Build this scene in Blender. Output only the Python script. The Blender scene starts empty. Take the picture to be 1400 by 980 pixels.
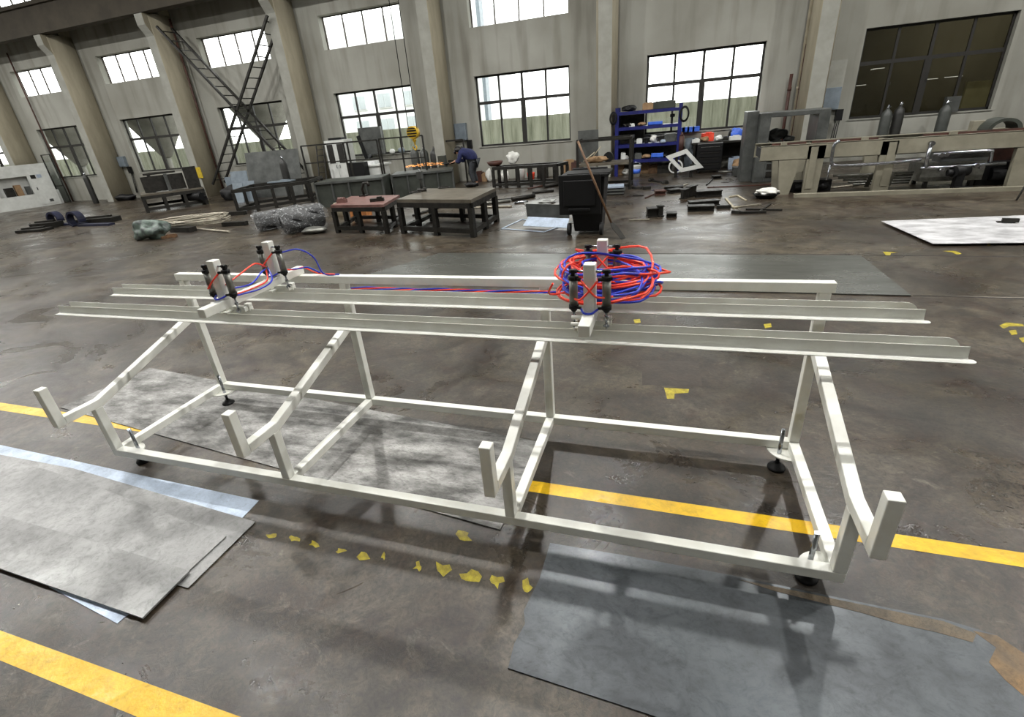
import bpy, bmesh, math, random
from math import sin, cos, pi, radians as rad
from mathutils import Vector, Matrix
random.seed(7)
scene = bpy.context.scene
COL = scene.collection
# ---------------------------------------------------------------- camera
F, CX, CY = 668.0, 686.94, 480.46
PITCH, ROLL, YAW = -0.4458, 0.0928, 0.3471
GZ = 0.105
RM = Matrix.Rotation(YAW, 3, 'Z') @ Matrix.Rotation(PITCH, 3, 'X') @ Matrix.Rotation(ROLL, 3, 'Y')
CAM = Vector((1.0515, -1.6793, 1.8056 + GZ))
cd = bpy.data.cameras.new('camera'); cam = bpy.data.objects.new('camera', cd); COL.objects.link(cam)
cd.sensor_width = 36; cd.lens = F / 1400 * 36
cd.shift_x = (700 - CX) / 1400; cd.shift_y = (CY - 490) / 1400
cd.clip_start = .05; cd.clip_end = 300
m4 = Matrix((RM.col[0], RM.col[2], -RM.col[1])).transposed().to_4x4(); m4.translation = CAM
cam.matrix_world = m4
scene.camera = cam
def ray(u, v): return RM @ Vector(((u - CX) / F, 1, -(v - CY) / F))
def G(u, v, z=0.0):
    r = ray(u, v); p = CAM + r * ((z - CAM.z) / r.z); return Vector((p.x, p.y, z))
def PY(y, u, v):
    r = ray(u, v); return CAM + r * ((y - CAM.y) / r.y)
# ---------------------------------------------------------------- materials
def nt(name):
    m = bpy.data.materials.new(name); m.use_nodes = True; n = m.node_tree
    return m, n, n.nodes['Principled BSDF']
def srgb(c):
    return tuple(((x / 255) / 12.92 if x / 255 <= .04045 else ((x / 255 + .055) / 1.055) ** 2.4) for x in c) + (1,)
def paint(name, c, c2=None, scale=6, rough=.5, metal=0., bump=0., bscale=None, rvar=0., stretch=(1, 1, 1), lo=.35, hi=.65, detail=6, spec=.5, grit=0., gscale=None):
    m, n, b = nt(name); L = n.links
    c2 = c2 or tuple(x * .86 for x in c)
    tc = n.nodes.new('ShaderNodeTexCoord'); mp = n.nodes.new('ShaderNodeMapping'); mp.inputs['Scale'].default_value = stretch
    L.new(tc.outputs['Object'], mp.inputs[0])
    nz = n.nodes.new('ShaderNodeTexNoise'); nz.inputs['Scale'].default_value = scale; nz.inputs['Detail'].default_value = detail; nz.inputs['Roughness'].default_value = .62
    L.new(mp.outputs[0], nz.inputs['Vector'])
    cr = n.nodes.new('ShaderNodeValToRGB'); cr.color_ramp.elements[0].position = lo; cr.color_ramp.elements[1].position = hi
    cr.color_ramp.elements[0].color = srgb(c2); cr.color_ramp.elements[1].color = srgb(c)
    L.new(nz.outputs[0], cr.inputs[0]); L.new(cr.outputs[0], b.inputs['Base Color'])
    if grit:
        col = cr.outputs[0]
        for gs_, dist_, a_, e_ in ((gscale or scale * 5, 1.5, .46, .66), ((gscale or scale * 5) * 4, .5, .5, .68)):
            g1 = n.nodes.new('ShaderNodeTexNoise'); g1.inputs['Scale'].default_value = gs_; g1.inputs['Detail'].default_value = 10; g1.inputs['Roughness'].default_value = .75; g1.inputs['Distortion'].default_value = dist_
            L.new(mp.outputs[0], g1.inputs['Vector'])
            gr = n.nodes.new('ShaderNodeValToRGB'); gr.color_ramp.elements[0].position = a_; gr.color_ramp.elements[1].position = e_
            gr.color_ramp.elements[0].color = (1, 1, 1, 1); k_ = 1 - grit; gr.color_ramp.elements[1].color = (k_, k_, k_, 1); L.new(g1.outputs[0], gr.inputs[0])
            mx = n.nodes.new('ShaderNodeMix'); mx.data_type = 'RGBA'; mx.blend_type = 'MULTIPLY'; mx.inputs[0].default_value = 1
            L.new(col, mx.inputs[6]); L.new(gr.outputs[0], mx.inputs[7]); col = mx.outputs[2]
        L.new(col, b.inputs['Base Color'])
    b.inputs['Roughness'].default_value = rough; b.inputs['Metallic'].default_value = metal
    b.inputs['Specular IOR Level'].default_value = spec
    if rvar:
        mr = n.nodes.new('ShaderNodeMapRange'); mr.inputs[3].default_value = rough + rvar; mr.inputs[4].default_value = max(.03, rough - rvar)
        mr.inputs[1].default_value = .3; mr.inputs[2].default_value = .7
        L.new(nz.outputs[0], mr.inputs[0]); L.new(mr.outputs[0], b.inputs['Roughness'])
    if bump:
        n2 = n.nodes.new('ShaderNodeTexNoise'); n2.inputs['Scale'].default_value = bscale or scale * 4; n2.inputs['Detail'].default_value = 5
        L.new(mp.outputs[0], n2.inputs['Vector'])
        bp = n.nodes.new('ShaderNodeBump'); bp.inputs['Strength'].default_value = bump; bp.inputs['Distance'].default_value = .01
        L.new(n2.outputs[0], bp.inputs['Height']); L.new(bp.outputs[0], b.inputs['Normal'])
    return m
def emit(name, c, s):
    m, n, b = nt(name); b.inputs['Base Color'].default_value = (0, 0, 0, 1)
    b.inputs['Emission Color'].default_value = srgb(c); b.inputs['Emission Strength'].default_value = s
    return m
M = {}
M['white'] = paint('cream_white_paint', (230, 231, 224), (220, 220, 211), 9, .38, bump=.05, bscale=120)
M['steel_dark'] = paint('dark_mill_steel', (48, 46, 42), (28, 27, 24), 7, .5, .5, bump=.1, rvar=.12)
M['black'] = paint('black_plastic', (14, 14, 15), (9, 9, 10), 12, .55, spec=.3)
M['rubber'] = paint('black_rubber', (24, 24, 25), (16, 16, 17), 12, .7)
M['chrome'] = paint('zinc_plated_steel', (190, 194, 200), (150, 154, 160), 20, .22, 1.)
M['alu'] = paint('brushed_aluminium', (136, 136, 130), (116, 116, 110), 20, .4, .7)
M['galv'] = paint('galvanised_sheet', (186, 200, 218), (160, 172, 188), 5, .45, .35, rvar=.12, stretch=(1, 1, 1), bump=.06, grit=.2)
M['greysheet'] = paint('grey_steel_sheet', (152, 152, 151), (118, 118, 117), 2.2, .42, .35, rvar=.14, stretch=(1, 1, 1), bump=.12, lo=.3, hi=.7, detail=10, grit=.3)
M['midsheet'] = paint('worn_steel_sheet', (160, 159, 156), (92, 91, 88), 2.6, .48, .35, rvar=.16, stretch=(1, 2.2, 1), bump=.25, bscale=9, lo=.4, hi=.62, detail=10, grit=.45)
M['bluesheet'] = paint('blue_grey_steel_plate', (98, 103, 107), (64, 67, 70), 1.6, .36, .45, rvar=.1, stretch=(1, 1.3, 1), bump=.1, lo=.34, hi=.68, detail=10, grit=.3)
M['backplate'] = paint('dull_grey_steel_plate', (92, 93, 88), (74, 75, 70), 1.6, .3, .3, rvar=.08, stretch=(.6, 2, 1), bump=.06, grit=.2)
M['marble'] = paint('streaky_white_sheet', (206, 206, 208), (148, 148, 150), 3.0, .42, .1, stretch=(.9, 1.8, 1), lo=.36, hi=.6, detail=9, bump=.05)
M['column'] = paint('cream_column_plaster', (158, 151, 131), (142, 135, 116), 2.5, .8, bump=.2, bscale=14, stretch=(2, 2, .4))
M['colwhite'] = paint('white_column_plaster', (150, 150, 142), (134, 134, 126), 2.5, .8, bump=.2, bscale=14)
M['beam'] = paint('dark_concrete_beam', (70, 64, 53), (56, 51, 42), 1.5, .85, bump=.2)
M['ceil'] = paint('ceiling_panels', (112, 104, 84), (94, 88, 70), 2, .85)
M['winframe'] = paint('dark_window_frame', (38, 36, 32), (26, 25, 22), 8, .5)
M['upframe'] = paint('rusty_thin_window_frame', (70, 58, 48), (44, 38, 32), 8, .6)
M['reveal'] = paint('cream_window_reveal', (222, 214, 180), (200, 190, 160), 4, .8)
M['yellow'] = paint('yellow_floor_paint', (228, 184, 12), (204, 156, 8), 5, .36, bump=.3, bscale=30, rvar=.12, lo=.25, hi=.55, detail=12, grit=.22, gscale=7)
M['tape'] = paint('yellow_tape_scrap', (190, 174, 40), (130, 116, 26), 22, .45, grit=.4)
M['chalk'] = paint('pale_floor_scuff', (150, 142, 128), (104, 98, 90), 12, .6)
M['crack'] = paint('dark_floor_joint', (40, 37, 34), (28, 26, 24), 12, .7)
M['red'] = paint('red_hose', (252, 84, 56), (236, 56, 38), 10, .3)
M['blue'] = paint('blue_hose', (44, 72, 210), (36, 46, 176), 10, .3)
M['redpaint'] = paint('oxide_red_top', (124, 92, 86), (96, 66, 60), 4, .45, .1, bump=.1)
M['tabletop'] = paint('worn_steel_top', (112, 106, 94), (84, 78, 68), 3, .42, .35, bump=.1)
M['tank'] = paint('dark_green_grey_steel', (66, 70, 64), (50, 53, 48), 3, .5, .25, bump=.1)
M['bluepaint'] = paint('blue_rack_paint', (22, 28, 98), (16, 20, 76), 6, .42)
M['bluebright'] = paint('bright_blue_plastic', (66, 110, 214), (50, 90, 190), 6, .4)
M['conv'] = paint('beige_conveyor_paint', (140, 136, 120), (122, 118, 103), 3, .45, bump=.05)
M['boxgrey'] = paint('grey_electrical_box', (120, 130, 138), (102, 112, 120), 5, .45)
M['machgrey'] = paint('grey_machine_steel', (92, 94, 92), (66, 68, 66), 3, .42, .3, bump=.08)
M['cabwhite'] = paint('white_cabinet_paint', (208, 210, 206), (190, 192, 188), 4, .45)
M['cyl'] = paint('grey_gas_cylinder', (70, 73, 70), (52, 55, 52), 5, .45)
M['cyldark'] = paint('dark_gas_cylinder', (40, 40, 38), (30, 30, 28), 5, .5)
M['carton'] = paint('brown_cardboard', (150, 122, 90), (128, 102, 74), 6, .8)
M['bag'] = paint('white_plastic_bag', (222, 222, 216), (190, 190, 184), 9, .4, bump=.5, bscale=40)
M['orange'] = paint('orange_red_plastic', (236, 82, 56), (206, 60, 40), 6, .4)
M['wood'] = paint('worn_wood', (118, 88, 60), (82, 58, 40), 9, .7, stretch=(1, 6, 1))
M['navy'] = paint('navy_cloth', (30, 38, 84), (22, 28, 64), 14, .85, bump=.4, bscale=30)
M['trouser'] = paint('dark_trouser_cloth', (52, 56, 60), (38, 40, 44), 14, .85, bump=.3, bscale=30)
M['skin'] = paint('skin', (190, 142, 112), (176, 128, 100), 8, .55)
M['hair'] = paint('black_hair', (22, 20, 20), (12, 11, 11), 30, .5)
M['hoist'] = paint('yellow_hoist_paint', (206, 170, 40), (176, 140, 26), 6, .45)
M['sign'] = paint('yellow_sign', (196, 170, 40), (160, 134, 26), 14, .5)
M['rust'] = paint('rusty_brown_pipe', (78, 46, 36), (54, 31, 25), 6, .6)
M['pipe'] = paint('cream_pipe', (172, 164, 142), (150, 142, 120), 5, .6)
M['tarp'] = paint('grey_green_tarp', (88, 102, 94), (40, 48, 45), 6, .45, bump=1.0, bscale=6, lo=.42, hi=.56)
M['wire'] = paint('pale_wire', (178, 172, 156), (140, 134, 120), 10, .4, .4)
M['darkblue'] = paint('dark_blue_steel', (34, 38, 62), (22, 24, 40), 7, .5, .2)
M['fence'] = paint('stained_outdoor_fence', (190, 192, 176), (136, 140, 122), 1.6, .9, stretch=(2.5, 1, .35), lo=.3, hi=.62, detail=8)
M['bldg'] = paint('pale_building_wall', (236, 238, 238), (228, 230, 230), 1, .9)
M['bwin'] = paint('building_window', (186, 194, 198), (172, 180, 184), 1, .4)
M['hopper'] = paint('grey_hopper_cloth', (138, 136, 128), (112, 110, 102), 2, .7)
M['outground'] = paint('yard_concrete', (150, 150, 144), (130, 130, 124), 1, .9)
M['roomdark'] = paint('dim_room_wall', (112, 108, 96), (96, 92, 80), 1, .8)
M['roomcream'] = paint('cream_board', (226, 218, 176), (206, 198, 156), 3, .8)
M['sparks'] = emit('hot_sparks', (255, 170, 90), 3)
M['lampface'] = emit('lamp_face', (255, 252, 244), 20)
M['glowbar'] = emit('glowing_white_bar', (255, 255, 250), 1.3)
M['plastic_label'] = paint('white_label', (226, 228, 228), None, 9, .5)

def glass(name, tint=(1, 1, 1), gl=.1, rough=.02):
    m = bpy.data.materials.new(name); m.use_nodes = True; n = m.node_tree; n.nodes.clear()
    o = n.nodes.new('ShaderNodeOutputMaterial'); t = n.nodes.new('ShaderNodeBsdfTransparent'); t.inputs[0].default_value = (*tint, 1)
    g = n.nodes.new('ShaderNodeBsdfGlossy'); g.inputs['Roughness'].default_value = rough
    lw = n.nodes.new('ShaderNodeLayerWeight'); pw_ = n.nodes.new('ShaderNodeMath'); pw_.operation = 'POWER'; pw_.inputs[1].default_value = 4; n.links.new(lw.outputs['Facing'], pw_.inputs[0])
    f = n.nodes.new('ShaderNodeMath'); f.operation = 'MULTIPLY_ADD'; f.inputs[1].default_value = .6; f.inputs[2].default_value = .035; n.links.new(pw_.outputs[0], f.inputs[0])
    mx = n.nodes.new('ShaderNodeMixShader'); n.links.new(f.outputs[0], mx.inputs[0]); n.links.new(t.outputs[0], mx.inputs[1]); n.links.new(g.outputs[0], mx.inputs[2])
    n.links.new(mx.outputs[0], o.inputs[0]); return m
M['glass'] = glass('window_glass', (.93, .95, .95))
M['darkglass'] = glass('dark_tinted_glass', (.62, .62, .58))  # darker, faintly warm tint than the other panes
def film():
    m = bpy.data.materials.new('clear_plastic_film'); m.use_nodes = True; n = m.node_tree; n.nodes.clear(); L = n.links
    o = n.nodes.new('ShaderNodeOutputMaterial'); t = n.nodes.new('ShaderNodeBsdfTransparent')
    p = n.nodes.new('ShaderNodeBsdfPrincipled'); p.inputs['Base Color'].default_value = (.75, .77, .78, 1); p.inputs['Roughness'].default_value = .15
    nz = n.nodes.new('ShaderNodeTexNoise'); nz.inputs['Scale'].default_value = 8; nz.inputs['Detail'].default_value = 4; nz.inputs['Distortion'].default_value = 3
    cr = n.nodes.new('ShaderNodeValToRGB'); cr.color_ramp.elements[0].position = .54; cr.color_ramp.elements[1].position = .7
    cr.color_ramp.elements[0].color = (.10, .10, .10, 1); cr.color_ramp.elements[1].color = (.6, .6, .6, 1)
    bp = n.nodes.new('ShaderNodeBump'); bp.inputs['Strength'].default_value = .9; bp.inputs['Distance'].default_value = .03
    L.new(nz.outputs[0], cr.inputs[0]); L.new(nz.outputs[0], bp.inputs['Height']); L.new(bp.outputs[0], p.inputs['Normal'])
    mx = n.nodes.new('ShaderNodeMixShader'); L.new(cr.outputs[0], mx.inputs[0]); L.new(t.outputs[0], mx.inputs[1]); L.new(p.outputs[0], mx.inputs[2]); L.new(mx.outputs[0], o.inputs[0])
    return m
M['film'] = film()
def wallmat():
    m, n, b = nt('stained_white_plaster'); L = n.links
    tc = n.nodes.new('ShaderNodeTexCoord')
    def noise(sc, st, det=8, dist=0):
        mp = n.nodes.new('ShaderNodeMapping'); mp.inputs['Scale'].default_value = st; L.new(tc.outputs['Object'], mp.inputs[0])
        z = n.nodes.new('ShaderNodeTexNoise'); z.inputs['Scale'].default_value = sc; z.inputs['Detail'].default_value = det; z.inputs['Distortion'].default_value = dist
        L.new(mp.outputs[0], z.inputs['Vector']); return z.outputs[0]
    def ramp(s, a, bb, ca, cb):
        r = n.nodes.new('ShaderNodeValToRGB'); r.color_ramp.elements[0].position = a; r.color_ramp.elements[1].position = bb
        r.color_ramp.elements[0].color = ca; r.color_ramp.elements[1].color = cb; L.new(s, r.inputs[0]); return r.outputs[0]
    base = ramp(noise(.5, (1, 1, 1)), .35, .65, srgb((134, 133, 124)), srgb((156, 156, 148)))
    st = ramp(noise(1.4, (2.2, 1, .22)), .5, .74, (0, 0, 0, 1), (.55, .55, .55, 1))
    mx = n.nodes.new('ShaderNodeMix'); mx.data_type = 'RGBA'; L.new(st, mx.inputs[0]); L.new(base, mx.inputs[6]); mx.inputs[7].default_value = srgb((98, 94, 83))
    L.new(mx.outputs[2], b.inputs['Base Color']); b.inputs['Roughness'].default_value = .85
    bp = n.nodes.new('ShaderNodeBump'); bp.inputs['Strength'].default_value = .15; bp.inputs['Distance'].default_value = .02
    L.new(noise(6, (1, 1, 1)), bp.inputs['Height']); L.new(bp.outputs[0], b.inputs['Normal'])
    return m
M['wall'] = wallmat()
def floormat():
    m, n, b = nt('worn_sealed_concrete'); L = n.links
    tc = n.nodes.new('ShaderNodeTexCoord')
    def noise(sc, st=(1, 1, 1), det=10, dist=0, rg=.6):
        mp = n.nodes.new('ShaderNodeMapping'); mp.inputs['Scale'].default_value = st; L.new(tc.outputs['Object'], mp.inputs[0])
        z = n.nodes.new('ShaderNodeTexNoise'); z.inputs['Scale'].default_value = sc; z.inputs['Detail'].default_value = det; z.inputs['Distortion'].default_value = dist; z.inputs['Roughness'].default_value = rg
        L.new(mp.outputs[0], z.inputs['Vector']); return z.outputs[0]
    def ramp(s, a, bb, ca, cb):
        r = n.nodes.new('ShaderNodeValToRGB'); r.color_ramp.elements[0].position = a; r.color_ramp.elements[1].position = bb
        r.color_ramp.elements[0].color = ca; r.color_ramp.elements[1].color = cb; L.new(s, r.inputs[0]); return r.outputs[0]
    def mix(f, a, bb):
        x = n.nodes.new('ShaderNodeMix'); x.data_type = 'RGBA'; L.new(f, x.inputs[0])
        for i, s in ((6, a), (7, bb)):
            if isinstance(s, tuple): x.inputs[i].default_value = s
            else: L.new(s, x.inputs[i])
        return x.outputs[2]
    g = lambda v: (v, v, v, 1)
    big = ramp(noise(.55, dist=.6), .38, .62, srgb((62, 55, 45)), srgb((100, 91, 76)))
    brown = ramp(noise(1.5, dist=1.4, rg=.7), .46, .60, g(0), g(.85))
    c = mix(brown, big, srgb((56, 41, 31)))
    fine = ramp(noise(9, (1, 1, 1), 12, .8, .7), .42, .6, g(0), g(.55))
    c = mix(fine, c, srgb((52, 48, 44)))
    pale = ramp(noise(3.2, (1, 1.6, 1), 12, 2.2, .72), .59, .70, g(0), g(.5))
    c = mix(pale, c, srgb((140, 132, 116)))
    scr = ramp(noise(5, (.6, 7, 1), 12, .5, .75), .66, .72, g(0), g(.55))
    c = mix(scr, c, srgb((146, 138, 126)))
    grit = ramp(noise(26, (1, 1, 1), 12, 1.2, .78), .44, .62, g(1), g(.4))
    x = n.nodes.new('ShaderNodeMix'); x.data_type = 'RGBA'; x.blend_type = 'MULTIPLY'; x.inputs[0].default_value = 1; L.new(c, x.inputs[6]); L.new(grit, x.inputs[7]); c = x.outputs[2]
    spk = ramp(noise(60, (1, 1, 1), 6, 2.5, .8), .66, .72, g(0), g(.5))
    c = mix(spk, c, srgb((150, 143, 130)))
    blot = ramp(noise(1.0, (1, 1, 1), 12, 1.2, .72), .44, .60, g(1), g(.52))
    x = n.nodes.new('ShaderNodeMix'); x.data_type = 'RGBA'; x.blend_type = 'MULTIPLY'; x.inputs[0].default_value = 1; L.new(c, x.inputs[6]); L.new(blot, x.inputs[7]); c = x.outputs[2]
    L.new(c, b.inputs['Base Color'])
    mr = n.nodes.new('ShaderNodeMapRange'); mr.inputs[1].default_value = .3; mr.inputs[2].default_value = .7; mr.inputs[3].default_value = .19; mr.inputs[4].default_value = .5
    L.new(noise(1.1, (1, 1.4, 1), 10, .8), mr.inputs[0]); L.new(mr.outputs[0], b.inputs['Roughness'])
    b.inputs['Specular IOR Level'].default_value = .5
    bp = n.nodes.new('ShaderNodeBump'); bp.inputs['Strength'].default_value = .3; bp.inputs['Distance'].default_value = .006
    L.new(noise(22, (1, 1, 1), 10, 1.0, .7), bp.inputs['Height'])
    L.new(bp.outputs[0], b.inputs['Normal'])
    return m
M['floor'] = floormat()

# ---------------------------------------------------------------- mesh helpers
def wloc(o):
    p = Vector((0, 0, 0))
    while o: p += Vector(o.location); o = o.parent
    return p
class MB:
    def __init__(s): s.b = bmesh.new()
    def box(s, lo, hi, mtx=None):
        vs = [s.b.verts.new((x, y, z)) for x in (lo[0], hi[0]) for y in (lo[1], hi[1]) for z in (lo[2], hi[2])]
        for f in ((0, 1, 3, 2), (4, 6, 7, 5), (0, 4, 5, 1), (2, 3, 7, 6), (0, 2, 6, 4), (1, 5, 7, 3)): s.b.faces.new([vs[i] for i in f])
        if mtx is not None:
            for v in vs: v.co = mtx @ v.co
        return s
    def rbox(s, c, size, rz=0., rx=0., ry=0.):
        m = Matrix.Translation(c) @ Matrix.Rotation(rz, 4, 'Z') @ Matrix.Rotation(ry, 4, 'Y') @ Matrix.Rotation(rx, 4, 'X')
        h = Vector(size) / 2; return s.box(-h, h, m)
    def beam(s, a, b, w, h=None, up=(0, 0, 1)):
        a = Vector(a); b = Vector(b); h = h or w; d = (b - a); ln = d.length; d.normalize(); up = Vector(up)
        x = d.cross(up)
        if x.length < 1e-4: x = d.cross(Vector((0, 1, 0)))
        x.normalize(); z = x.cross(d)
        m = Matrix((x, d, z)).transposed().to_4x4(); m.translation = a
        return s.box((-w / 2, 0, -h / 2), (w / 2, ln, h / 2), m)
    def cyl(s, a, b, r, n=16, r2=None):
        a = Vector(a); b = Vector(b); d = (b - a).normalized(); r2 = r if r2 is None else r2
        x = d.orthogonal().normalized(); y = d.cross(x)
        A = [s.b.verts.new(a + (x * cos(2 * pi * i / n) + y * sin(2 * pi * i / n)) * r) for i in range(n)]
        B = [s.b.verts.new(b + (x * cos(2 * pi * i / n) + y * sin(2 * pi * i / n)) * r2) for i in range(n)]
        for i in range(n): s.b.faces.new((A[i], A[(i + 1) % n], B[(i + 1) % n], B[i])).smooth = True
        s.b.faces.new(A[::-1]); s.b.faces.new(B); return s
    def lathe(s, c, prof, n=20, axis=(0, 0, 1)):
        c = Vector(c); d = Vector(axis).normalized(); x = d.orthogonal().normalized(); y = d.cross(x); R = []
        for r, z in prof: R.append([s.b.verts.new(c + d * z + (x * cos(2 * pi * i / n) + y * sin(2 * pi * i / n)) * max(r, 1e-4)) for i in range(n)])
        for a, b in zip(R, R[1:]):
            for i in range(n): s.b.faces.new((a[i], a[(i + 1) % n], b[(i + 1) % n], b[i])).smooth = True
        s.b.faces.new(R[0][::-1]); s.b.faces.new(R[-1]); return s
    def tube(s, pts, r, n=8, closed=False):
        pts = [Vector(p) for p in pts]; N = len(pts); R = []; up = None
        for i, p in enumerate(pts):
            a = pts[i - 1] if (i or closed) else p; b = pts[(i + 1) % N] if (i < N - 1 or closed) else p
            t = (b - a).normalized()
            if up is None: up = t.orthogonal()
            up = (up - t * up.dot(t)).normalized(); y = t.cross(up)
            R.append([s.b.verts.new(p + (up * cos(2 * pi * k / n) + y * sin(2 * pi * k / n)) * r) for k in range(n)])
        rng = range(N) if closed else range(N - 1)
        for i in rng:
            a, b = R[i], R[(i + 1) % N]; off = 0
            if closed and i == N - 1:
                off = min(range(n), key=lambda o: (a[0].co - b[o].co).length)
            for k in range(n): s.b.faces.new((a[k], a[(k + 1) % n], b[(k + 1 + off) % n], b[(k + off) % n])).smooth = True
        if not closed: s.b.faces.new(R[0][::-1]); s.b.faces.new(R[-1])
        return s
    def prism(s, poly, d, smooth=False):
        d = Vector(d); A = [s.b.verts.new(Vector(p)) for p in poly]; B = [s.b.verts.new(Vector(p) + d) for p in poly]; n = len(A)
        s.b.faces.new(A); s.b.faces.new(B[::-1])
        for i in range(n): s.b.faces.new((A[i], B[i], B[(i + 1) % n], A[(i + 1) % n])).smooth = smooth
        return s
    def grid(s, fn, nu, nv, thick=None):
        V = [[s.b.verts.new(fn(i / nu, j / nv)) for j in range(nv + 1)] for i in range(nu + 1)]
        for i in range(nu):
            for j in range(nv): s.b.faces.new((V[i][j], V[i + 1][j], V[i + 1][j + 1], V[i][j + 1])).smooth = True
        return s
    def blob(s, c, size, seed=0, amp=.2, n=3):
        r = random.Random(seed); t = bmesh.new(); bmesh.ops.create_icosphere(t, subdivisions=n, radius=1)
        ph = [(r.uniform(1.5, 4), r.uniform(1.5, 4), r.uniform(1.5, 4), r.uniform(0, 6)) for _ in range(6)]
        mp = {}
        for v in t.verts:
            q = v.co.copy(); k = 1 + amp * sum(sin(a * q.x * 1.6 + p) * cos(b_ * q.y * 1.5 - p) * cos(c_ * q.z + p) for a, b_, c_, p in ph) / 2
            w = Vector((c[0] + q.x * k * size[0] / 2, c[1] + q.y * k * size[1] / 2, c[2] + max(q.z * k, -1) * size[2] / 2))
            mp[v] = s.b.verts.new(w)
        for f in t.faces: s.b.faces.new([mp[v] for v in f.verts]).smooth = True
        t.free(); return s
    def build(s, name, mat, parent=None, bevel=0., origin=None):
        bmesh.ops.recalc_face_normals(s.b, faces=s.b.faces)
        if parent is not None: off = wloc(parent); loc = Vector((0, 0, 0))
        else:
            xs = [v.co for v in s.b.verts]
            off = Vector(((min(v.x for v in xs) + max(v.x for v in xs)) / 2, (min(v.y for v in xs) + max(v.y for v in xs)) / 2, min(v.z for v in xs))) if origin is None else Vector(origin)
            loc = off
        bmesh.ops.translate(s.b, verts=s.b.verts, vec=-off)
        me = bpy.data.meshes.new(name); s.b.to_mesh(me); s.b.free()
        me.materials.append(M[mat] if isinstance(mat, str) else mat)
        o = bpy.data.objects.new(name, me); COL.objects.link(o); o.location = loc
        if parent is not None: o.parent = parent
        if bevel:
            bv = o.modifiers.new('bevel', 'BEVEL'); bv.width = bevel; bv.segments = 2; bv.limit_method = 'ANGLE'; bv.angle_limit = rad(40)
        return o
def tag(o, label=None, cat=None, group=None, kind=None):
    if label: o['label'] = label
    if cat: o['category'] = cat
    if group: o['group'] = group
    if kind: o['kind'] = kind
    return o
def thing(name, label, cat, loc, group=None):
    o = bpy.data.objects.new(name, None); COL.objects.link(o); o.location = Vector(loc); o.empty_display_size = .1
    return tag(o, label, cat, group)
def struct(o): o['kind'] = 'structure'; return o

# ---------------------------------------------------------------- the hall
YW, WT = 15.14 + .0, .30
BAY, WX0, WW = 5.334, .1985, 3.074
ZS, ZT, ZU0, ZU1, ZC0, ZC1 = 1.06, 3.15, 4.46, 5.447, 7.42, 8.5
XL, XR, YB, ZH = -46.0, 20.0, -12.0, 9.4
fl = MB().box((XL, YB, -.2), (XR, YW + WT, 0)).build('floor', 'floor', origin=(0, 0, 0)); struct(fl)
holes = []
for k in range(-8, 3):
    x0 = WX0 + k * BAY
    holes += [(x0, x0 + WW, ZS, ZT), (x0, x0 + WW, ZU0, ZU1), (x0, x0 + WW, ZC0, ZC1)]
xs = sorted({XL, XR} | {h[0] for h in holes} | {h[1] for h in holes}); zs = [0, ZS, ZT, ZU0, ZU1, ZC0, ZC1, ZH]
wb = MB()
for a, b in zip(xs, xs[1:]):
    solid_from = 0
    hz = sorted([(h[2], h[3]) for h in holes if h[0] <= a + 1e-6 and h[1] >= b - 1e-6])
    z = 0
    for h0, h1 in hz: wb.box((a, YW, z), (b, YW + WT, h0)); z = h1
    wb.box((a, YW, z), (b, YW + WT, ZH))
struct(wb.build('wall_back', 'wall', origin=(0, 0, 0)))
struct(MB().box((XL - .24, YB, 0), (XL, YW + WT, ZH)).build('wall_left', 'wall', origin=(0, 0, 0)))
struct(MB().box((XR, YB, 0), (XR + .24, YW + WT, ZH)).build('wall_right', 'wall', origin=(0, 0, 0)))
struct(MB().box((XL, YB - .24, 0), (XR, YB, ZH)).build('wall_front', 'wall', origin=(0, 0, 0)))
struct(MB().box((XL - .24, YB - .24, ZH), (XR + .24, YW + WT, ZH + .2)).build('ceiling', 'ceil', origin=(0, 0, 0)))
wn = 0
def window(k, z0, z1, kind):
    global wn; wn += 1
    x0 = WX0 + k * BAY; x1 = x0 + WW; yf = YW + (.14 if kind == 'low' else .24)
    f = MB(); t = .055 if kind == 'low' else .03; d = .05
    for a, b in (((x0, yf, z0), (x0 + t, yf + d, z1)), ((x1 - t, yf, z0), (x1, yf + d, z1)), ((x0, yf, z0), (x1, yf + d, z0 + t)), ((x0, yf, z1 - t), (x1, yf + d, z1))): f.box(a, b)
    if kind == 'low':
        zt = z1 - (z1 - z0) * .375; c = (x0 + x1) / 2
        f.box((x0, yf - .005, zt - .045), (x1, yf + d, zt + .045)); f.box((c - .075, yf - .01, z0), (c + .075, yf + d, zt)); f.box((c - .035, yf - .008, zt), (c + .035, yf + d, z1))
        for q in (.25, .75): f.box((x0 + WW * q - .03, yf + .005, z0), (x0 + WW * q + .03, yf + d, z1))
        for q in (.25, .5): f.box((x0 + WW * q + .04, yf - .03, z0 + .75), (x0 + WW * q + .055, yf, z0 + .83))
    else:
        for q in (.25, .5, .75): f.box((x0 + WW * q - .018, yf, z0), (x0 + WW * q + .018, yf + d, z1))
    fo = struct(f.build('window_%d' % wn, 'winframe' if kind == 'low' else 'upframe'))
    MB().box((x0, yf + .02, z0), (x1, yf + .026, z1)).build('glass_pane', 'darkglass' if (k >= 1 and kind == 'low') else 'glass', fo)
    if kind == 'low':
        s = MB().box((x0 - .04, YW - .03, z0 - .03), (x1 + .04, YW + .1, z0)).build('window_sill', 'colwhite', fo)
for k in range(-8, 3):
    window(k, ZS, ZT, 'low'); window(k, ZU0, ZU1, 'up'); window(k, ZC0, ZC1, 'up')
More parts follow.
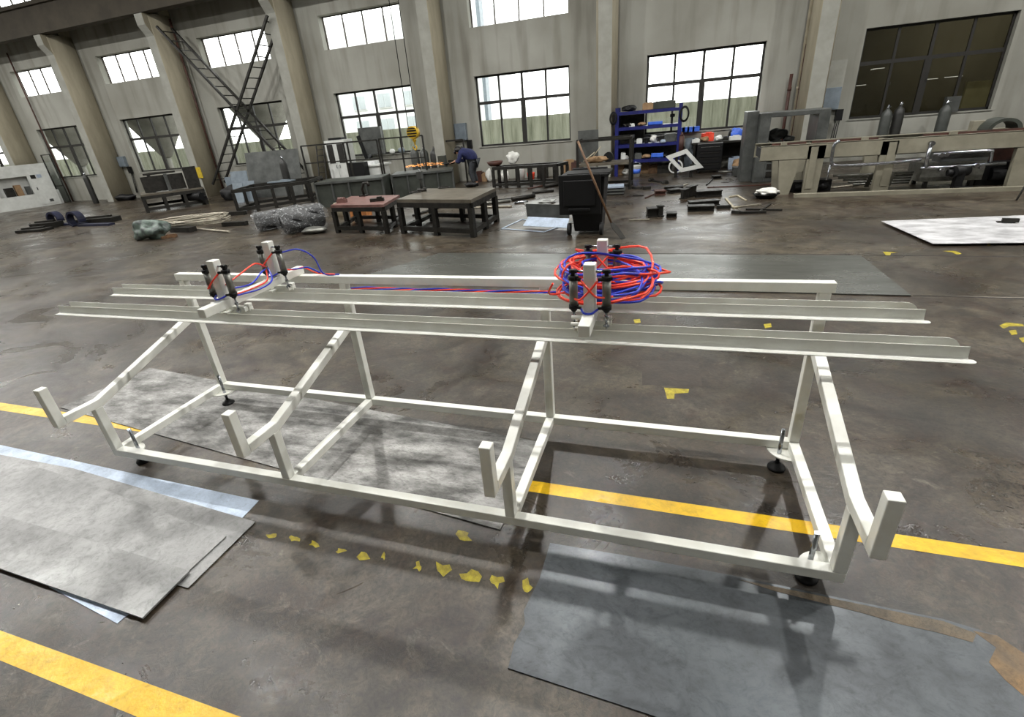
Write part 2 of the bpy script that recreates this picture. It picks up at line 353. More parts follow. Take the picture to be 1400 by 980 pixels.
# columns with corbels
tn = 0
for k in range(-8, 4):
    xr = -.70 + (k) * BAY; xl = xr - .37; yf = 14.2; yc = (yf + YW) / 2
    P = []
    # pier with cream sides, bulged to build a shading gradient into the shape
    pr = [(0, 0), (.012, .04)] + [(.012 + .1 * sin(pi * q / 12), .04 + .9 * q / 12) for q in range(1, 13)]
    P = [(xr + a, yf + b, 0) for a, b in pr] + [(xl - a, yf + b, 0) for a, b in reversed(pr)]
    m = MB().prism(P, (0, 0, 6.2), smooth=True)
    m.prism([(xl, yf + .02, 5.5), (xl, yf - .04, 5.62), (xl, yf - .2, 5.86), (xl, yf - .2, 6.2), (xl, yf + .02, 6.2)], (xr - xl, 0, 0))
    m.box((xl, YW - .45, 6.2), (xr, YW, ZH))
    o = struct(m.build('trim_%d' % (tn + 1), 'column')); tn += 1
    o.data.materials.append(M['colwhite'])
    for f in o.data.polygons:
        if f.normal.y < -.7: f.material_index = 1; f.use_smooth = False  # white front, cream sides: part paint, part light difference put into the colour
        elif abs(f.normal.z) > .9: f.use_smooth = False
tn += 1; struct(MB().box((XL, 14.0, 6.22), (XR, 14.38, 7.08)).build('trim_%d' % tn, 'beam'))
tn += 1; struct(MB().box((XL, 13.9, 7.08), (XR, 14.48, 7.2)).build('trim_%d' % tn, 'beam'))
# floor joints
for (a, b, w, mt) in [((G(1245, 404), G(1400, 407)), None, .012, 'chalk'), ((G(560, 345), G(1178, 348)), None, .02, 'crack'), ((G(1180, 349), G(1400, 351)), None, .02, 'crack'), ((G(1248, 404), G(1400, 408)), None, .02, 'crack')]:
    p, q = a; tn += 1
    struct(MB().beam((p.x, p.y, .0006), (q.x, q.y, .0006), w, .001).build('trim_%d' % tn, mt))
# outside
tag(MB().box((-90, YW + WT + .02, -.3), (60, 70, -.02)).build('yard_ground', 'outground'), kind='structure')
fb = MB().box((-70, 19.3, -.02), (5.4, 19.45, 1.84))
for i in range(180): fb.box((-70 + i * .42, 19.26, -.02), (-70 + i * .42 + .06, 19.3, 1.84))
tag(fb.build('outdoor_fence', 'fence'), 'weather-stained pale fence outside, seen through the lower windows', 'fence')
bl = thing('building', 'pale building with small windows across the yard behind the fence', 'building', (-14, 30, -.02))
MB().box((-24, 30, -.02), (PY(29, 661, 130).x, 36, 8)).build('wall', 'bldg', bl)
for zz in (PY(30, 524.6, 136).z - .5, PY(30, 529, 170).z - .5):
    for i in range(7):
        x = PY(30, 530, 150).x - 6.3 + i * 1.9
        w = MB().box((x, 29.9, zz), (x + 1.05, 30.0, zz + .9)).build('window', 'bldg', bl)
        MB().box((x + .06, 29.86, zz + .06), (x + .5, 29.9, zz + .84)).box((x + .55, 29.86, zz + .06), (x + .99, 29.9, zz + .84)).build('pane', 'bwin', w)
MB().box((PY(29, 661, 130).x, 29, -.02), (PY(29, 665.5, 130).x, 29.6, 8)).build('pillar', 'boxgrey', bl)
for k, lb in ((-5, 'leftmost of three grey cone-shaped hoppers hanging outside the lower windows'), (-4, 'grey cone-shaped hopper outside the window behind the dark machine table'), (-3, 'grey cone-shaped hopper outside the window behind the crossed lattice brace')):
    ap = PY(16.95, *{-5: (112, 224), -4: (228, 212), -3: (371, 197)}[k]); eL = PY(16.95, *{-5: (58, 182), -4: (170, 166), -3: (300, 152)}[k]); x = ap.x; rr_ = min(x - eL.x, 1.3); hz0 = ap.z; hz1 = eL.z + .1
    h = thing('hopper', lb, 'hopper', (x, 16.95, -.02), 'hoppers outside the left windows')
    MB().lathe((x, 16.95, 0), [(.16, hz0 - .1), (.26, hz0), (rr_, hz1), (rr_ + .04, hz1 + .25), (rr_ + .04, 4.3)], 28).build('cone', 'hopper', h)
    MB().cyl((x, 16.95, -.02), (x, 16.95, hz0 - .02), .12).build('outlet_pipe', 'hopper', h)
# dim room behind the dark window
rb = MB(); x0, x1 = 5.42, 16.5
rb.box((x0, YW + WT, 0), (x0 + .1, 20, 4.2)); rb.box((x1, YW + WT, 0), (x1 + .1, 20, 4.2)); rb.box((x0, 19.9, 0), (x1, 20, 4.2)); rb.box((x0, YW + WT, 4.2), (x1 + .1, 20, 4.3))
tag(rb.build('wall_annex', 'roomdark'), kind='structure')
bx = MB(); q = PY(16.2, 1322, 112); q2 = PY(16.2, 1355, 143)
tag(bx.box((q.x, 16.15, .0), (q.x + 2.2, 16.25, q.z)).build('partition_board', 'roomcream'), 'cream board standing in the dim room behind the dark window', 'board')
for i, (u, v, w) in enumerate([(1201, 94, .3), (1176, 117, .3), (1277, 108, .16), (1306, 105, .34)]):  # small glowing bars drawn as white dashes in the dark panes
    p = PY(19.2, u, v)
    t = tag(MB().box((p.x - w / 2, 19.15, p.z), (p.x + w / 2, 19.2, p.z + .015)).box((p.x - .01, 19.2, p.z), (p.x + .01, 19.9, p.z + .015)).build('glow_bar', 'glowbar'),
            ['upper left', 'lower left', 'small middle', 'rightmost'][i] + ' thin glowing white bar glimpsed through the dark window', 'lamp', 'glowing bars behind the dark window')

# ---------------------------------------------------------------- lamps
for r_, (ly, lz, pw) in enumerate([(8.1, 8.6, 360), (2.3, 8.6, 300), (-5.2, 8.6, 70)]):  # third row, unseen behind the camera, is added as weak fill
    for k in range(-7, 4):
        lx = -.6 + k * BAY
        if lx < XL + 2 or lx > XR - 1: continue
        lm = thing('high_bay_lamp', 'round high bay lamp hanging from the roof', 'lamp', (lx, ly, lz), 'high bay lamps')
        MB().lathe((lx, ly, lz), [(.17, .0), (.2, .01), (.19, .06), (.09, .2), (.06, .3)], 20).build('housing', 'black', lm)
        MB().cyl((lx, ly, lz + .3), (lx, ly, ZH), .012, 8).build('hanger_rod', 'steel_dark', lm)
        MB().cyl((lx, ly, lz - .004), (lx, ly, lz), .13, 24).build('lamp_face', 'lampface', lm)
        ld = bpy.data.lights.new('high_bay_light', 'AREA'); ld.shape = 'DISK'; ld.size = .26; ld.energy = pw; ld.color = (1, .985, .95)
        lo = bpy.data.objects.new('high_bay_light', ld); COL.objects.link(lo); lo.location = (0, 0, -.012); lo.parent = lm
ld = bpy.data.lights.new('annex_light', 'POINT'); ld.energy = 160; ld.color = (1, .93, .75); ld.shadow_soft_size = .2
lo = bpy.data.objects.new('annex_light', ld); COL.objects.link(lo); lo.location = (9.6, 17.6, 3.9)
w = bpy.data.worlds.new('overcast_sky'); scene.world = w; w.use_nodes = True
bg = w.node_tree.nodes['Background']; bg.inputs[0].default_value = (1, .985, .95, 1); bg.inputs[1].default_value = 5.0
for k in range(-8, 3):
    if k >= 1: continue
    x = WX0 + k * BAY + WW / 2
    for z0, z1 in ((ZS, ZT), (ZU0, ZU1), (ZC0, ZC1)):
        ld = bpy.data.lights.new('window_portal', 'AREA'); ld.shape = 'RECTANGLE'; ld.size = WW; ld.size_y = z1 - z0; ld.cycles.is_portal = True
        lo = bpy.data.objects.new('window_portal', ld); COL.objects.link(lo); lo.location = (x, YW + WT + .01, (z0 + z1) / 2); lo.rotation_euler = (rad(-90), 0, 0)

# ---------------------------------------------------------------- the white fixture
X = [-2.3601, -.9627, .3782, 1.7609]; T = .05; YR = .886; g = GZ
mc = thing('clamping_fixture', 'long cream-white welded tube fixture with four stepped arms, clamp rails and air cylinders', 'fixture', (-.3, .45, 0))
XE = X[3] + T
def bar(name, lo, hi, p=mc, mat='white', bv=.004): return MB().box((lo[0], lo[1], lo[2] + g), (hi[0], hi[1], hi[2] + g)).build(name, mat, p, bevel=bv)
bar('base_beam', (X[0], 0, 0), (XE, T, T)); bar('base_beam', (X[0], YR, 0), (XE, YR + T, T))
for x in X:
    bar('cross_member', (x, T, 0), (x + T, YR, T))
    bar('rear_post', (x, YR, T), (x + T, YR + T, .921))
    bar('front_post', (x, 0, T), (x + T, T, .364))
    P = [(-.161, .415), (.043, .413), (.886, .681), (.886, .628), (.056, .3625), (-.161, .3645)]
    MB().prism([(x, a, b + g) for a, b in P], (T, 0, 0)).build('support_arm', 'white', mc, bevel=.004)
    bar('end_stop', (x, -.2115, .3645), (x + T, -.1615, .6205))
bar('top_beam', (X[0] - .02, YR, .921), (XE + .015, YR + T, .971))
RAILX = (-2.80, 2.135)
def rail(y0, name='clamp_rail'):
    # flange, curved web and rear lip: folded 3 mm sheet as a profile
    t = .003; n = 6; z0 = .872
    fw = .036; r = .014
    outer = [(y0, z0), (y0 + fw - r, z0)] + [(y0 + fw - r + r * sin(a), z0 + r - r * cos(a)) for a in [pi / 2 * i / n for i in range(1, n + 1)]] + [(y0 + fw + .004, z0 + .047)]
    inner = [(y0 + fw + .004 + t, z0 + .047), (y0 + fw + t, z0 + r)] + [(y0 + fw - r + (r + t) * sin(a), z0 + r - (r + t) * cos(a)) for a in [pi / 2 * (n - i) / n for i in range(1, n + 1)]] + [(y0, z0 - t)]
    prof = outer + inner
    rr = None
    fr = MB().prism([(RAILX[0], a, b + g) for a, b in prof], (RAILX[1] - RAILX[0] - .02, 0, 0), smooth=False)
    # rounded right end of the flange
    fr.prism([(RAILX[1] - .02, y0, z0 - t + g), (RAILX[1] - .006, y0 + .006, z0 - t + g), (RAILX[1], y0 + .018, z0 - t + g), (RAILX[1] - .004, y0 + .032, z0 - t + g), (RAILX[1] - .02, y0 + .036, z0 - t + g)], (0, 0, t))
    rr = fr.build(name, 'white', mc)
    yb = y0 + .082
    zb, zt = z0 - t, z0 + .062
    xl = RAILX[0] + (.055 if y0 < .4 else .05); xr = RAILX[1] - .03
    P = [(xl, zb), (xr, zb), (xr, z0 + .02)] + [(xr - .05 + .05 * cos(a), z0 + .02 + (zt - z0 - .02) * sin(a)) for a in [pi / 2 * i / 6 for i in range(1, 7)]] + [(xl, zt)]
    MB().prism([(a, yb, b + g) for a, b in P], (0, t, 0)).build('rear_lip', 'white', rr)
    for xs_ in (-2.6, -1.9, -1.32, -.6, 0., .70, 1.35, 1.95): MB().box((xs_, y0 + .034, zb + .001 + g), (xs_ + .06, yb, zb + .005 + g)).build('spacer', 'white', rr)
    return rr
RY = (.292, .664)
rails = [rail(RY[0]), rail(RY[1])]
for bx_, top in ((-1.31, 1.24), (.727, 1.23)):
    bar('cross_beam', (bx_, .135, .971), (bx_ + T, .95, 1.021))
    for yi_, py in enumerate((.285, .70)):
        bar('cylinder_post', (bx_, py, 1.021), (bx_ + T, py + T, top))
        cxm = bx_ + T / 2
        # bracket saddle on the rail under the beam
        ry = RY[yi_]
        MB().box((cxm - .075, ry + .075, .925 + g), (cxm + .085, ry + .105, .95 + g)).box((cxm + .05, ry + .075, .95 + g), (cxm + .085, ry + .105, .968 + g)).box((cxm - .075, ry + .03, .916 + g), (cxm - .045, ry + .1, .93 + g)).build('rail_bracket', 'white', mc, bevel=.004)
        MB().cyl((cxm - .07, py - .05, .985 + g), (cxm - .02, py - .05, .985 + g), .009).cyl((cxm - .075, py - .01, 1.0 + g), (cxm - .02, py - .01, 1.0 + g), .009).build('pivot_boss', 'white', mc)
        for sx in (-1, 1):
            x = cxm + sx * .07; y = py + .022; zt_ = top - .058
            c = MB().cyl((x, y, zt_ - .125 + g), (x, y, zt_ - .012 + g), .0185, 20).build('air_cylinder', 'alu', mc)
            hb = MB()
            hb.cyl((x, y, zt_ - .012 + g), (x, y, zt_ + .006 + g), .0215, 16).box((x - .008, y - .01, zt_ + .004 + g), (x + .008, y + .01, zt_ + .032 + g))
            hb.cyl((x - .016, y, zt_ + .024 + g), (x + .016, y, zt_ + .024 + g), .009)
            hb.cyl((x - sx * .012, y - .012, zt_ - .006 + g), (x - sx * .034, y - .02, zt_ - .006 + g), .007).rbox((x + .014, y - .012, zt_ - .002 + g), (.018, .016, .014), .5)
            hb.build('end_cap', 'black', c)
            MB().cyl((x, y, zt_ - .143 + g), (x, y, zt_ - .124 + g), .0215, 16).cyl((x - sx * .01, y - .012, zt_ - .134 + g), (x - sx * .034, y - .018, zt_ - .134 + g), .006).lathe((x, y, zt_ - .158 + g), [(.008, 0), (.014, .008), (.016, .016)], 12).build('rod_cap', 'black', c)
            MB().cyl((x, y, .95 + g), (x, y, zt_ - .14 + g), .0055, 10).cyl((x, y, .985 + g), (x, y, 1.0 + g), .01, 6).build('piston_rod', 'chrome', c)
            MB().tube([(x, y + .012 * cos(a), .952 + g + .012 * sin(a)) for a in [2 * pi * i / 14 for i in range(14)]], .0035, 6, True).cyl((x - .012, y, .952 + g), (x + .012, y, .952 + g), .006, 10).build('rod_eye', 'chrome', c)
            MB().box((x - .006, ry + .05, .93 + g), (x + .006, ry + .085, .955 + g)).build('clevis_lug', 'white', c)
        MB().cyl((cxm - .07, py + .022, top - .034 + g), (cxm + .07, py + .022, top - .034 + g), .005, 10).build('pivot_bolt', 'chrome', mc)
# levelling feet and plates
for cx_, cy_, sx, sy in ((X[0] + T, T, 1, 1), (X[3], T, -1, 1), (X[0] + T, YR, 1, -1), (X[3], YR, -1, -1)):
    R_ = .105
    P = [(cx_ - sx * .02, cy_ - sy * .02)] + [(cx_ - sx * .02, cy_ + sy * R_)] + [(cx_ + sx * R_ * sin(a), cy_ + sy * R_ * cos(a)) for a in [pi / 2 * i / 10 for i in range(11)]] + [(cx_ + sx * R_, cy_ - sy * .02)]
    pl = MB().prism([(a, b, -.008 + g) for a, b in P], (0, 0, .008)).build('foot_plate', 'white', mc)
    bx2, by2 = cx_ + sx * .05, cy_ + sy * .046
    MB().cyl((bx2, by2, -.08 + g), (bx2, by2, .158 + g), .0105, 12).build('threaded_rod', 'chrome', pl)
    zp = .008 if (sx, sy) == (1, -1) else 0
    MB().lathe((bx2, by2, 0), [(.045, zp), (.047, .009), (.042, .019), (.024, .026), (.018, .04)], 24).build('foot_pad', 'black', pl)
    MB().cyl((bx2, by2, -.022 + g), (bx2, by2, -.008 + g), .018, 6).cyl((bx2, by2, 0.0 + g), (bx2, by2, .01 + g), .001, 6).build('lock_nut', 'chrome', pl)
# hoses
def spline(pts, n=8):
    P = [Vector(p) for p in pts]; P = [P[0] * 2 - P[1]] + P + [P[-1] * 2 - P[-2]]; out = []
    for i in range(1, len(P) - 2):
        a, b, c, d = P[i - 1:i + 3]
        for k in range(n):
            t = k / n; out.append(.5 * ((2 * b) + (c - a) * t + (2 * a - 5 * b + 4 * c - d) * t * t + (3 * b - a - 3 * c + d) * t ** 3))
    out.append(P[-2]); return out
def hose(pts, mat, label=None, r=.0048):
    o = MB().tube(spline(pts), r, 8).build('air_hose', mat, mc); 
    return o
H = lambda x, y, z: (x, y, z + g)
for bx_, top in ((-1.285, 1.24), (.752, 1.23)):
    for py in (.29, .705):
        zc = top - .068; x = bx_
        hose([H(x + .036, py, zc), H(x + .01, py - .025, zc - .03), H(x - .028, py - .035, zc - .07), H(x - .05, py - .02, zc - .08), H(x - .085, py + .05, zc - .09)], 'red')
        hose([H(x - .036, py, zc), H(x - .005, py - .025, zc - .025), H(x + .03, py - .03, zc - .06), H(x + .06, py + .0, zc - .075), H(x + .09, py + .06, zc - .09)], 'red') if bx_ > 0 else None
        hose([H(x - .036, py, zc - .128), H(x - .02, py - .03, zc - .135), H(x + .01, py - .03, zc - .138), H(x + .036, py, zc - .128)], 'blue')
# left beam bundle from near posts to far posts and on
hose([H(-1.25, .31, 1.10), H(-1.24, .42, 1.13), H(-1.25, .55, 1.15), H(-1.29, .66, 1.10), H(-1.33, .70, 1.09)], 'red')
hose([H(-1.25, .33, 1.07), H(-1.22, .45, 1.06), H(-1.25, .58, 1.09), H(-1.31, .68, 1.08)], 'blue')
hose([H(-1.23, .33, 1.03), H(-1.17, .45, 1.03), H(-1.19, .58, 1.04), H(-1.28, .67, 1.09)], 'blue')
hose([H(-1.26, .33, 1.03), H(-1.23, .45, 1.03), H(-1.25, .6, 1.03), H(-1.3, .67, 1.08)], 'red')
hose([H(-1.2, .73, 1.17), H(-1.13, .80, 1.17), H(-1.09, .87, 1.10), H(-1.07, .90, .985), H(-.95, .9, .98)], 'blue')
hose([H(-1.30, .72, 1.06), H(-1.22, .82, 1.035), H(-1.2, .88, 1.03), H(-1.12, .905, .985), H(-.98, .90, .98)], 'red')
hose([H(-1.30, .73, 1.05), H(-1.2, .84, 1.035), H(-1.16, .88, 1.03), H(-1.1, .91, .985)], 'blue')
for i, mt in enumerate(('red', 'blue', 'red', 'blue')):
    pts = []
    for j in range(12):
        x = -.86 + j * (.62 + .86) / 11
        pts.append(H(x, .872 + .006 * sin(j * 1.7 + i * 1.6), .895 + .006 * cos(j * 1.7 + i * 1.6) + .002 * i))
    hose(pts, mt)
# tangled coils lying on the right cross beam
rnd = random.Random(11)
def coil(n, mat, name, label, seed):
    rnd = random.Random(seed); pts = []; steps = 22
    for j in range(n):
        cx_ = .775 + rnd.uniform(-.03, .05); cy_ = .60 + rnd.uniform(-.06, .07); rx_ = rnd.uniform(.15, .235); ry_ = rnd.uniform(.13, .21)
        z0_ = 1.037 + rnd.uniform(0, .10) + (.012 if mat == 'blue' else 0); tx, ty = rnd.uniform(-.1, .1), rnd.uniform(-.03, .1); ph = rnd.uniform(-.3, .3)
        if j % 4 == 3: rx_ *= 1.15; cx_ += .05; cy_ -= .06; z0_ -= .03
        for k in range(steps):
            a = 2 * pi * k / steps + ph * 0; w_ = .012
            pts.append(H(cx_ + rx_ * cos(a) + w_ * sin(3 * a + j), cy_ + ry_ * sin(a) + w_ * cos(2 * a + j), max(z0_ + tx * cos(a) * rx_ * 2 + ty * sin(a) * ry_ * 3 + .01 * sin(3 * a + j), 1.028)))
    sm = []
    for i, p in enumerate(pts):
        q = [Vector(pts[max(0, min(len(pts) - 1, i + d))]) for d in (-2, -1, 0, 1, 2)]; sm.append(sum(q, Vector()) / 5)
    return tag(MB().tube(sm, .0058, 7).build(name, mat), label, 'hose')
coil(15, 'red', 'coiled_air_hose', 'tangled coil of red air hose heaped on the right cross beam', 3)
coil(17, 'blue', 'coiled_air_hose', 'tangled coil of blue air hose heaped on the right cross beam', 8)
hose([H(.64, .50, 1.06), H(.60, .47, 1.12), H(.63, .50, 1.17), H(.66, .56, 1.14), H(.68, .6, 1.06)], 'red')
hose([H(.62, .46, 1.05), H(.57, .42, 1.05), H(.56, .36, 1.08), H(.585, .34, 1.13)], 'red')
hose([H(.70, .82, 1.1), H(.62, .86, 1.13), H(.60, .84, 1.15), H(.66, .8, 1.15), H(.70, .76, 1.13)], 'red')
hose([H(.92, .60, 1.10), H(1.0, .62, 1.12), H(1.02, .56, 1.1), H(.99, .50, 1.07), H(.92, .48, 1.05)], 'blue')

# ---------------------------------------------------------------- sheets and marks on the floor
def sheet(px, z, t, mat, name, label, cat='sheet', par=True, group=None, bow=0):
    P = [G(u, v, z + t) for u, v in px]
    m = MB().prism([(p.x, p.y, z) for p in P], (0, 0, t))
    return tag(m.build(name, mat), label, cat, group)
A, B = G(204.7, 502, .012), G(81.5, 556, .012); D = G(684, 723, .012)
Cc = A + (D - B) * 1.0; 
e = G(590, 573, .012)
tag(MB().prism([(p.x, p.y, .001) for p in (A, B, D, G(738, 603, .012))], (0, 0, .006)).build('steel_sheet', 'midsheet'), 'large worn grey steel sheet lying on the floor under the white fixture', 'sheet')
sheet([(0, 608), (354, 684), (329, 710), (175, 690), (0, 660), (-120, 640), (-120, 585)], .001, .003, 'galv', 'galvanised_sheet', 'pale bluish galvanised sheet at the back of the left stack on the floor')
sheet([(349, 713), (257, 803.5), (100, 760), (-60, 712), (-60, 610), (100, 640)], .005, .003, 'greysheet', 'steel_sheet', 'grey steel sheet in the left stack whose corner sticks out furthest right')
sheet([(67, 802), (160, 852), (176, 839), (180, 780), (60, 760)], .001, .003, 'galv', 'galvanised_sheet', 'small bluish galvanised corner sticking out under the front of the left stack')
sheet([(0, 627), (60, 641), (122, 661), (309, 733), (257, 781), (100, 735), (0, 706), (-120, 672), (-120, 600)], .0095, .006, 'greysheet', 'steel_sheet', 'upper grey steel sheet of the left stack, behind the seam')
sheet([(0, 704), (130, 740), (259, 780), (194.5, 844.5), (0, 777), (-150, 730), (-150, 662)], .016, .009, 'greysheet', 'steel_sheet', 'front grey steel sheet of the left stack, nearest the yellow line')
bp_ = [(752, 742), (860, 760), (1000, 786), (1191, 826), (1290, 846), (1363, 868), (1420, 905), (1500, 1010), (1500, 1240), (1200, 1070), (896, 979), (694.6, 913), (703, 880), (718, 852), (716, 835), (738, 790)]
sheet(bp_, .001, .006, 'bluesheet', 'steel_plate', 'large blue-grey steel plate on the floor at the front right', 'plate')
tag(MB().prism([(p.x, p.y, .0072) for p in [G(*q, .0075) for q in ((1330, 862), (1363, 868.5), (1420, 906), (1470, 980), (1440, 985), (1375, 930), (1352, 905), (1362, 885))]], (0, 0, .0006)).build('rust_patch', paint('orange_rust', (142, 112, 72), (92, 82, 68), 4, .6, lo=.35, hi=.6, grit=.4)), 'orange rust patch on the right corner of the blue-grey plate', 'rust')
P = [G(*q, .0075) for q in ((1010, 792), (1110, 812), (1191, 829), (1290, 849), (1335, 866), (1330, 878), (1280, 864), (1230, 853), (1180, 838), (1120, 823), (1060, 808))]
tag(MB().prism([(p.x, p.y, .0072) for p in P], (0, 0, .0006)).build('rust_patch', paint('brown_rust_edge', (112, 98, 78), (88, 82, 72), 9, .6, lo=.3, hi=.6, grit=.4)), 'thin brown rust band along the rear edge of the blue-grey plate', 'rust')
sheet([(1177, 349), (1246, 403.5), (470, 385), (600, 346)], .001, .012, 'backplate', 'steel_plate', 'dull dark grey plate lying behind the white fixture', 'plate')
sheet([(1205, 302), (1276, 333), (1400, 331.5), (1500, 330), (1480, 290), (1400, 294)], .03, .006, 'marble', 'streaky_sheet', 'streaky white sheet on the floor at the right in front of the conveyor')
p = G(1205, 302); 
for (u, v) in ((1270, 327), (1215, 304)):
    pass
bt = G(1380, 305, .036)
tag(MB().rbox((bt.x, bt.y, .036 + .04), (.17, .05, .05), -.25).rbox((bt.x - .02, bt.y + .05, .036 + .006), (.18, .08, .01), -.25).build('angle_offcut', 'steel_dark'), 'short dark angle offcut lying on the streaky white sheet', 'offcut')
for q in ((1260, 322), (1400, 312), (1300, 306)):
    c = G(*q)
    tag(MB().box((c.x - .05, c.y - .25, 0), (c.x + .05, c.y + .25, .0295)).build('wood_batten', 'wood'), {1260: 'wooden batten under the left edge of the streaky white sheet', 1400: 'wooden batten under the right side of the streaky white sheet', 1300: 'wooden batten under the middle of the streaky white sheet'}[q[0]], 'batten', 'battens under the white sheet')
# yellow lines
a0, a1 = G(30, 554.7), G(1270, 736.7); b0, b1 = G(30, 565.4), G(1270, 755.5)
ya = (a0.y + a1.y) / 2; yb = (b0.y + b1.y) / 2
def ext(p, q, x): t_ = (x - p.x) / (q.x - p.x); return (x, p.y + (q.y - p.y) * t_, .0004)
tag(MB().prism([ext(a0, a1, -5), ext(a0, a1, 6), ext(b0, b1, 6), ext(b0, b1, -5)], (0, 0, .0005)).build('floor_line', 'yellow'), 'long yellow painted floor line passing under the white fixture', 'floor marking')
a0, a1 = G(0, 861.7), G(318, 976); b0, b1 = G(0, 902.6), G(188, 980)
tag(MB().prism([ext(a0, a1, -4), ext(a0, a1, 1.5), ext(b0, b1, 1.5), ext(b0, b1, -4)], (0, 0, .0005)).build('floor_line', 'yellow'), 'broad yellow painted floor line in the bottom left corner', 'floor marking')
scraps = [((365, 729), (378, 735), 'leftmost scrap, a thin flake'), ((394, 731), (410, 741), 'second scrap from the left, a squarish one'), ((423, 738), (437, 748), 'third scrap from the left'), ((460, 750), (473, 756), 'small scrap left of the torn pair'), ((489, 752), (506, 765), 'larger scrap left of the middle gap'), ((521, 755), (528, 766), 'narrow upright scrap before the gap'),
          ((566, 768), (578, 781), 'triangular scrap after the gap'), ((592, 769), (616, 789), 'biggest torn scrap of the row'), ((629, 779), (655, 797), 'second biggest scrap of the row'), ((669, 787), (688, 803), 'ragged hooked scrap'), ((710, 793), (729, 813), 'rightmost scrap, against the blue-grey plate'), ((622, 725), (645, 740), 'faded scrap above the row, near the fixture')]
rs = random.Random(5)
for (ua, va), (ub, vb), lb in scraps:
    n = 9; P = []
    for i in range(n):
        a = 2 * pi * i / n; k = rs.uniform(.4, 1.25)
        P.append(G((ua + ub) / 2 + (ub - ua) / 2 * cos(a) * k * 1.1, (va + vb) / 2 + (vb - va) / 2 * sin(a) * k * 1.1))
    tag(MB().prism([(p.x, p.y, .0003) for p in P], (0, 0, .0006)).build('tape_scrap', 'tape'), 'yellow tape on the dark floor, ' + lb, 'tape', 'row of worn yellow tape scraps')
for P, lb in [([(908, 530), (942, 532), (941, 537), (922, 538), (922, 545), (912, 545)], 'L-shaped yellow tape mark on the floor behind the fixture frame'), ([(866, 437), (875, 436), (876, 441), (868, 442)], 'small yellow tape square seen between the rails, left one'), ([(1044, 443), (1054, 442), (1055, 447), (1046, 449)], 'small yellow tape square seen between the rails, right one'),
              ([(1207, 344), (1228, 345), (1218, 346), (1217, 349), (1211, 349)], 'faint yellow corner mark in front of the streaky white sheet, left one'), ([(1288, 343), (1306, 343), (1315, 347), (1308, 348), (1302, 345)], 'faint yellow corner mark in front of the streaky white sheet, right one'),
              ([(1366, 445), (1376, 441), (1398, 443), (1400, 446), (1380, 446), (1372, 449)], 'curved yellow mark at the right edge, upper piece'), ([(1379, 452), (1389, 451), (1391, 457), (1383, 458)], 'yellow mark at the right edge, middle piece'), ([(1393, 462), (1402, 461), (1404, 468), (1398, 468)], 'yellow mark at the right edge, lowest piece'),
              ([(1349, 333), (1353, 333), (1355, 335), (1350, 336)], 'pale yellow dot beside the streaky white sheet')]:
    tag(MB().prism([(q.x, q.y, .0003) for q in [G(*p) for p in P]], (0, 0, .0006)).build('tape_mark', 'tape'), lb, 'tape')
# ---- darker rectangular repair patch
P = [G(*q) for q in ((878, 492), (955, 494), (960, 528), (878, 526))]
tn += 1; struct(MB().prism([(q.x, q.y, .0002) for q in P], (0, 0, .0004)).build('trim_%d' % tn, paint('floor_repair_patch', (64, 54, 45), (44, 37, 31), 6, .4, bump=.2, grit=.4)))
#BACKGROUND
# ---------------------------------------------------------------- helpers for shop things
def ft(name, label, cat, FL, FR, BR, h, mats=('steel_dark', 'tabletop'), top=True, nf=1, ns=1, t=.07, tt=.05, group=None, BL=None, low=.06, topname='tabletop'):
    """welded table on square legs: FL, FR, BR floor corners"""
    FL, FR, BR = [Vector((p.x, p.y, 0)) for p in (FL, FR, BR)]; BL = Vector((BL.x, BL.y, 0)) if BL else FL + BR - FR
    c = (FL + BR) / 2; r = thing(name, label, cat, (c.x, c.y, 0), group)
    up = Vector((0, 0, 1)); cs = [FL, FR, BR, BL]
    if top:
        P = [p + (p - c).normalized() * .04 + up * (h - tt) for p in cs]; MB().prism(P, (0, 0, tt)).build(topname, mats[1], r)
        hh = h - tt
    else: hh = h
    fr = MB()
    for a, b in zip(cs, cs[1:] + cs[:1]): fr.beam(a + up * (hh - t / 2 - .001), b + up * (hh - t / 2 - .001), t)
    fr.build('top_frame', mats[0], r)
    fb = MB()
    for a, b in zip(cs, cs[1:] + cs[:1]): fb.beam(a + up * (low + t / 2), b + up * (low + t / 2), t * .9)
    fb.build('lower_frame', mats[0], r)
    pos = list(cs)
    for i, (a, b) in enumerate(zip(cs, cs[1:] + cs[:1])):
        n = nf if i % 2 == 0 else ns
        for k in range(1, n + 1): pos.append(a.lerp(b, k / (n + 1)))
    for p in pos: MB().beam(p, p + up * (hh - t - .002), t, up=(FR - FL).normalized()).build('leg', mats[0], r)
    return r
def gas(x, y, h, r, label, mat='cyl', group='gas cylinders along the back wall', z=0, cap=True):
    t = thing('gas_cylinder', label, 'gas cylinder', (x, y, z), group)
    MB().lathe((x, y, z), [(r * .95, 0), (r, .02), (r, h * .8), (r * .85, h * .87), (r * .35, h * .92), (r * .3, h * .93)], 18).build('body', mat, t)
    MB().lathe((x, y, z), [(.03, h * .92), (.035, h * .95), (.02, h * .97), (.02, h)], 10).cyl((x, y, z + h * .965), (x + .06, y, z + h * .965), .014, 8).build('valve', 'chrome', t)
    return t
def one(m, name, mat, label, cat, group=None, bevel=0): return tag(m.build(name, mat, bevel=bevel), label, cat, group)
BW = YW  # wall face

# ---- white machine cabinet at far left
p0, p1 = G(0, 291), G(85, 278)
d = Vector((p1.x - p0.x, p1.y - p0.y, 0)); dn = d.normalized(); nrm = Vector((-dn.y, dn.x, 0)) if dn.x < 0 else Vector((dn.y, -dn.x, 0))
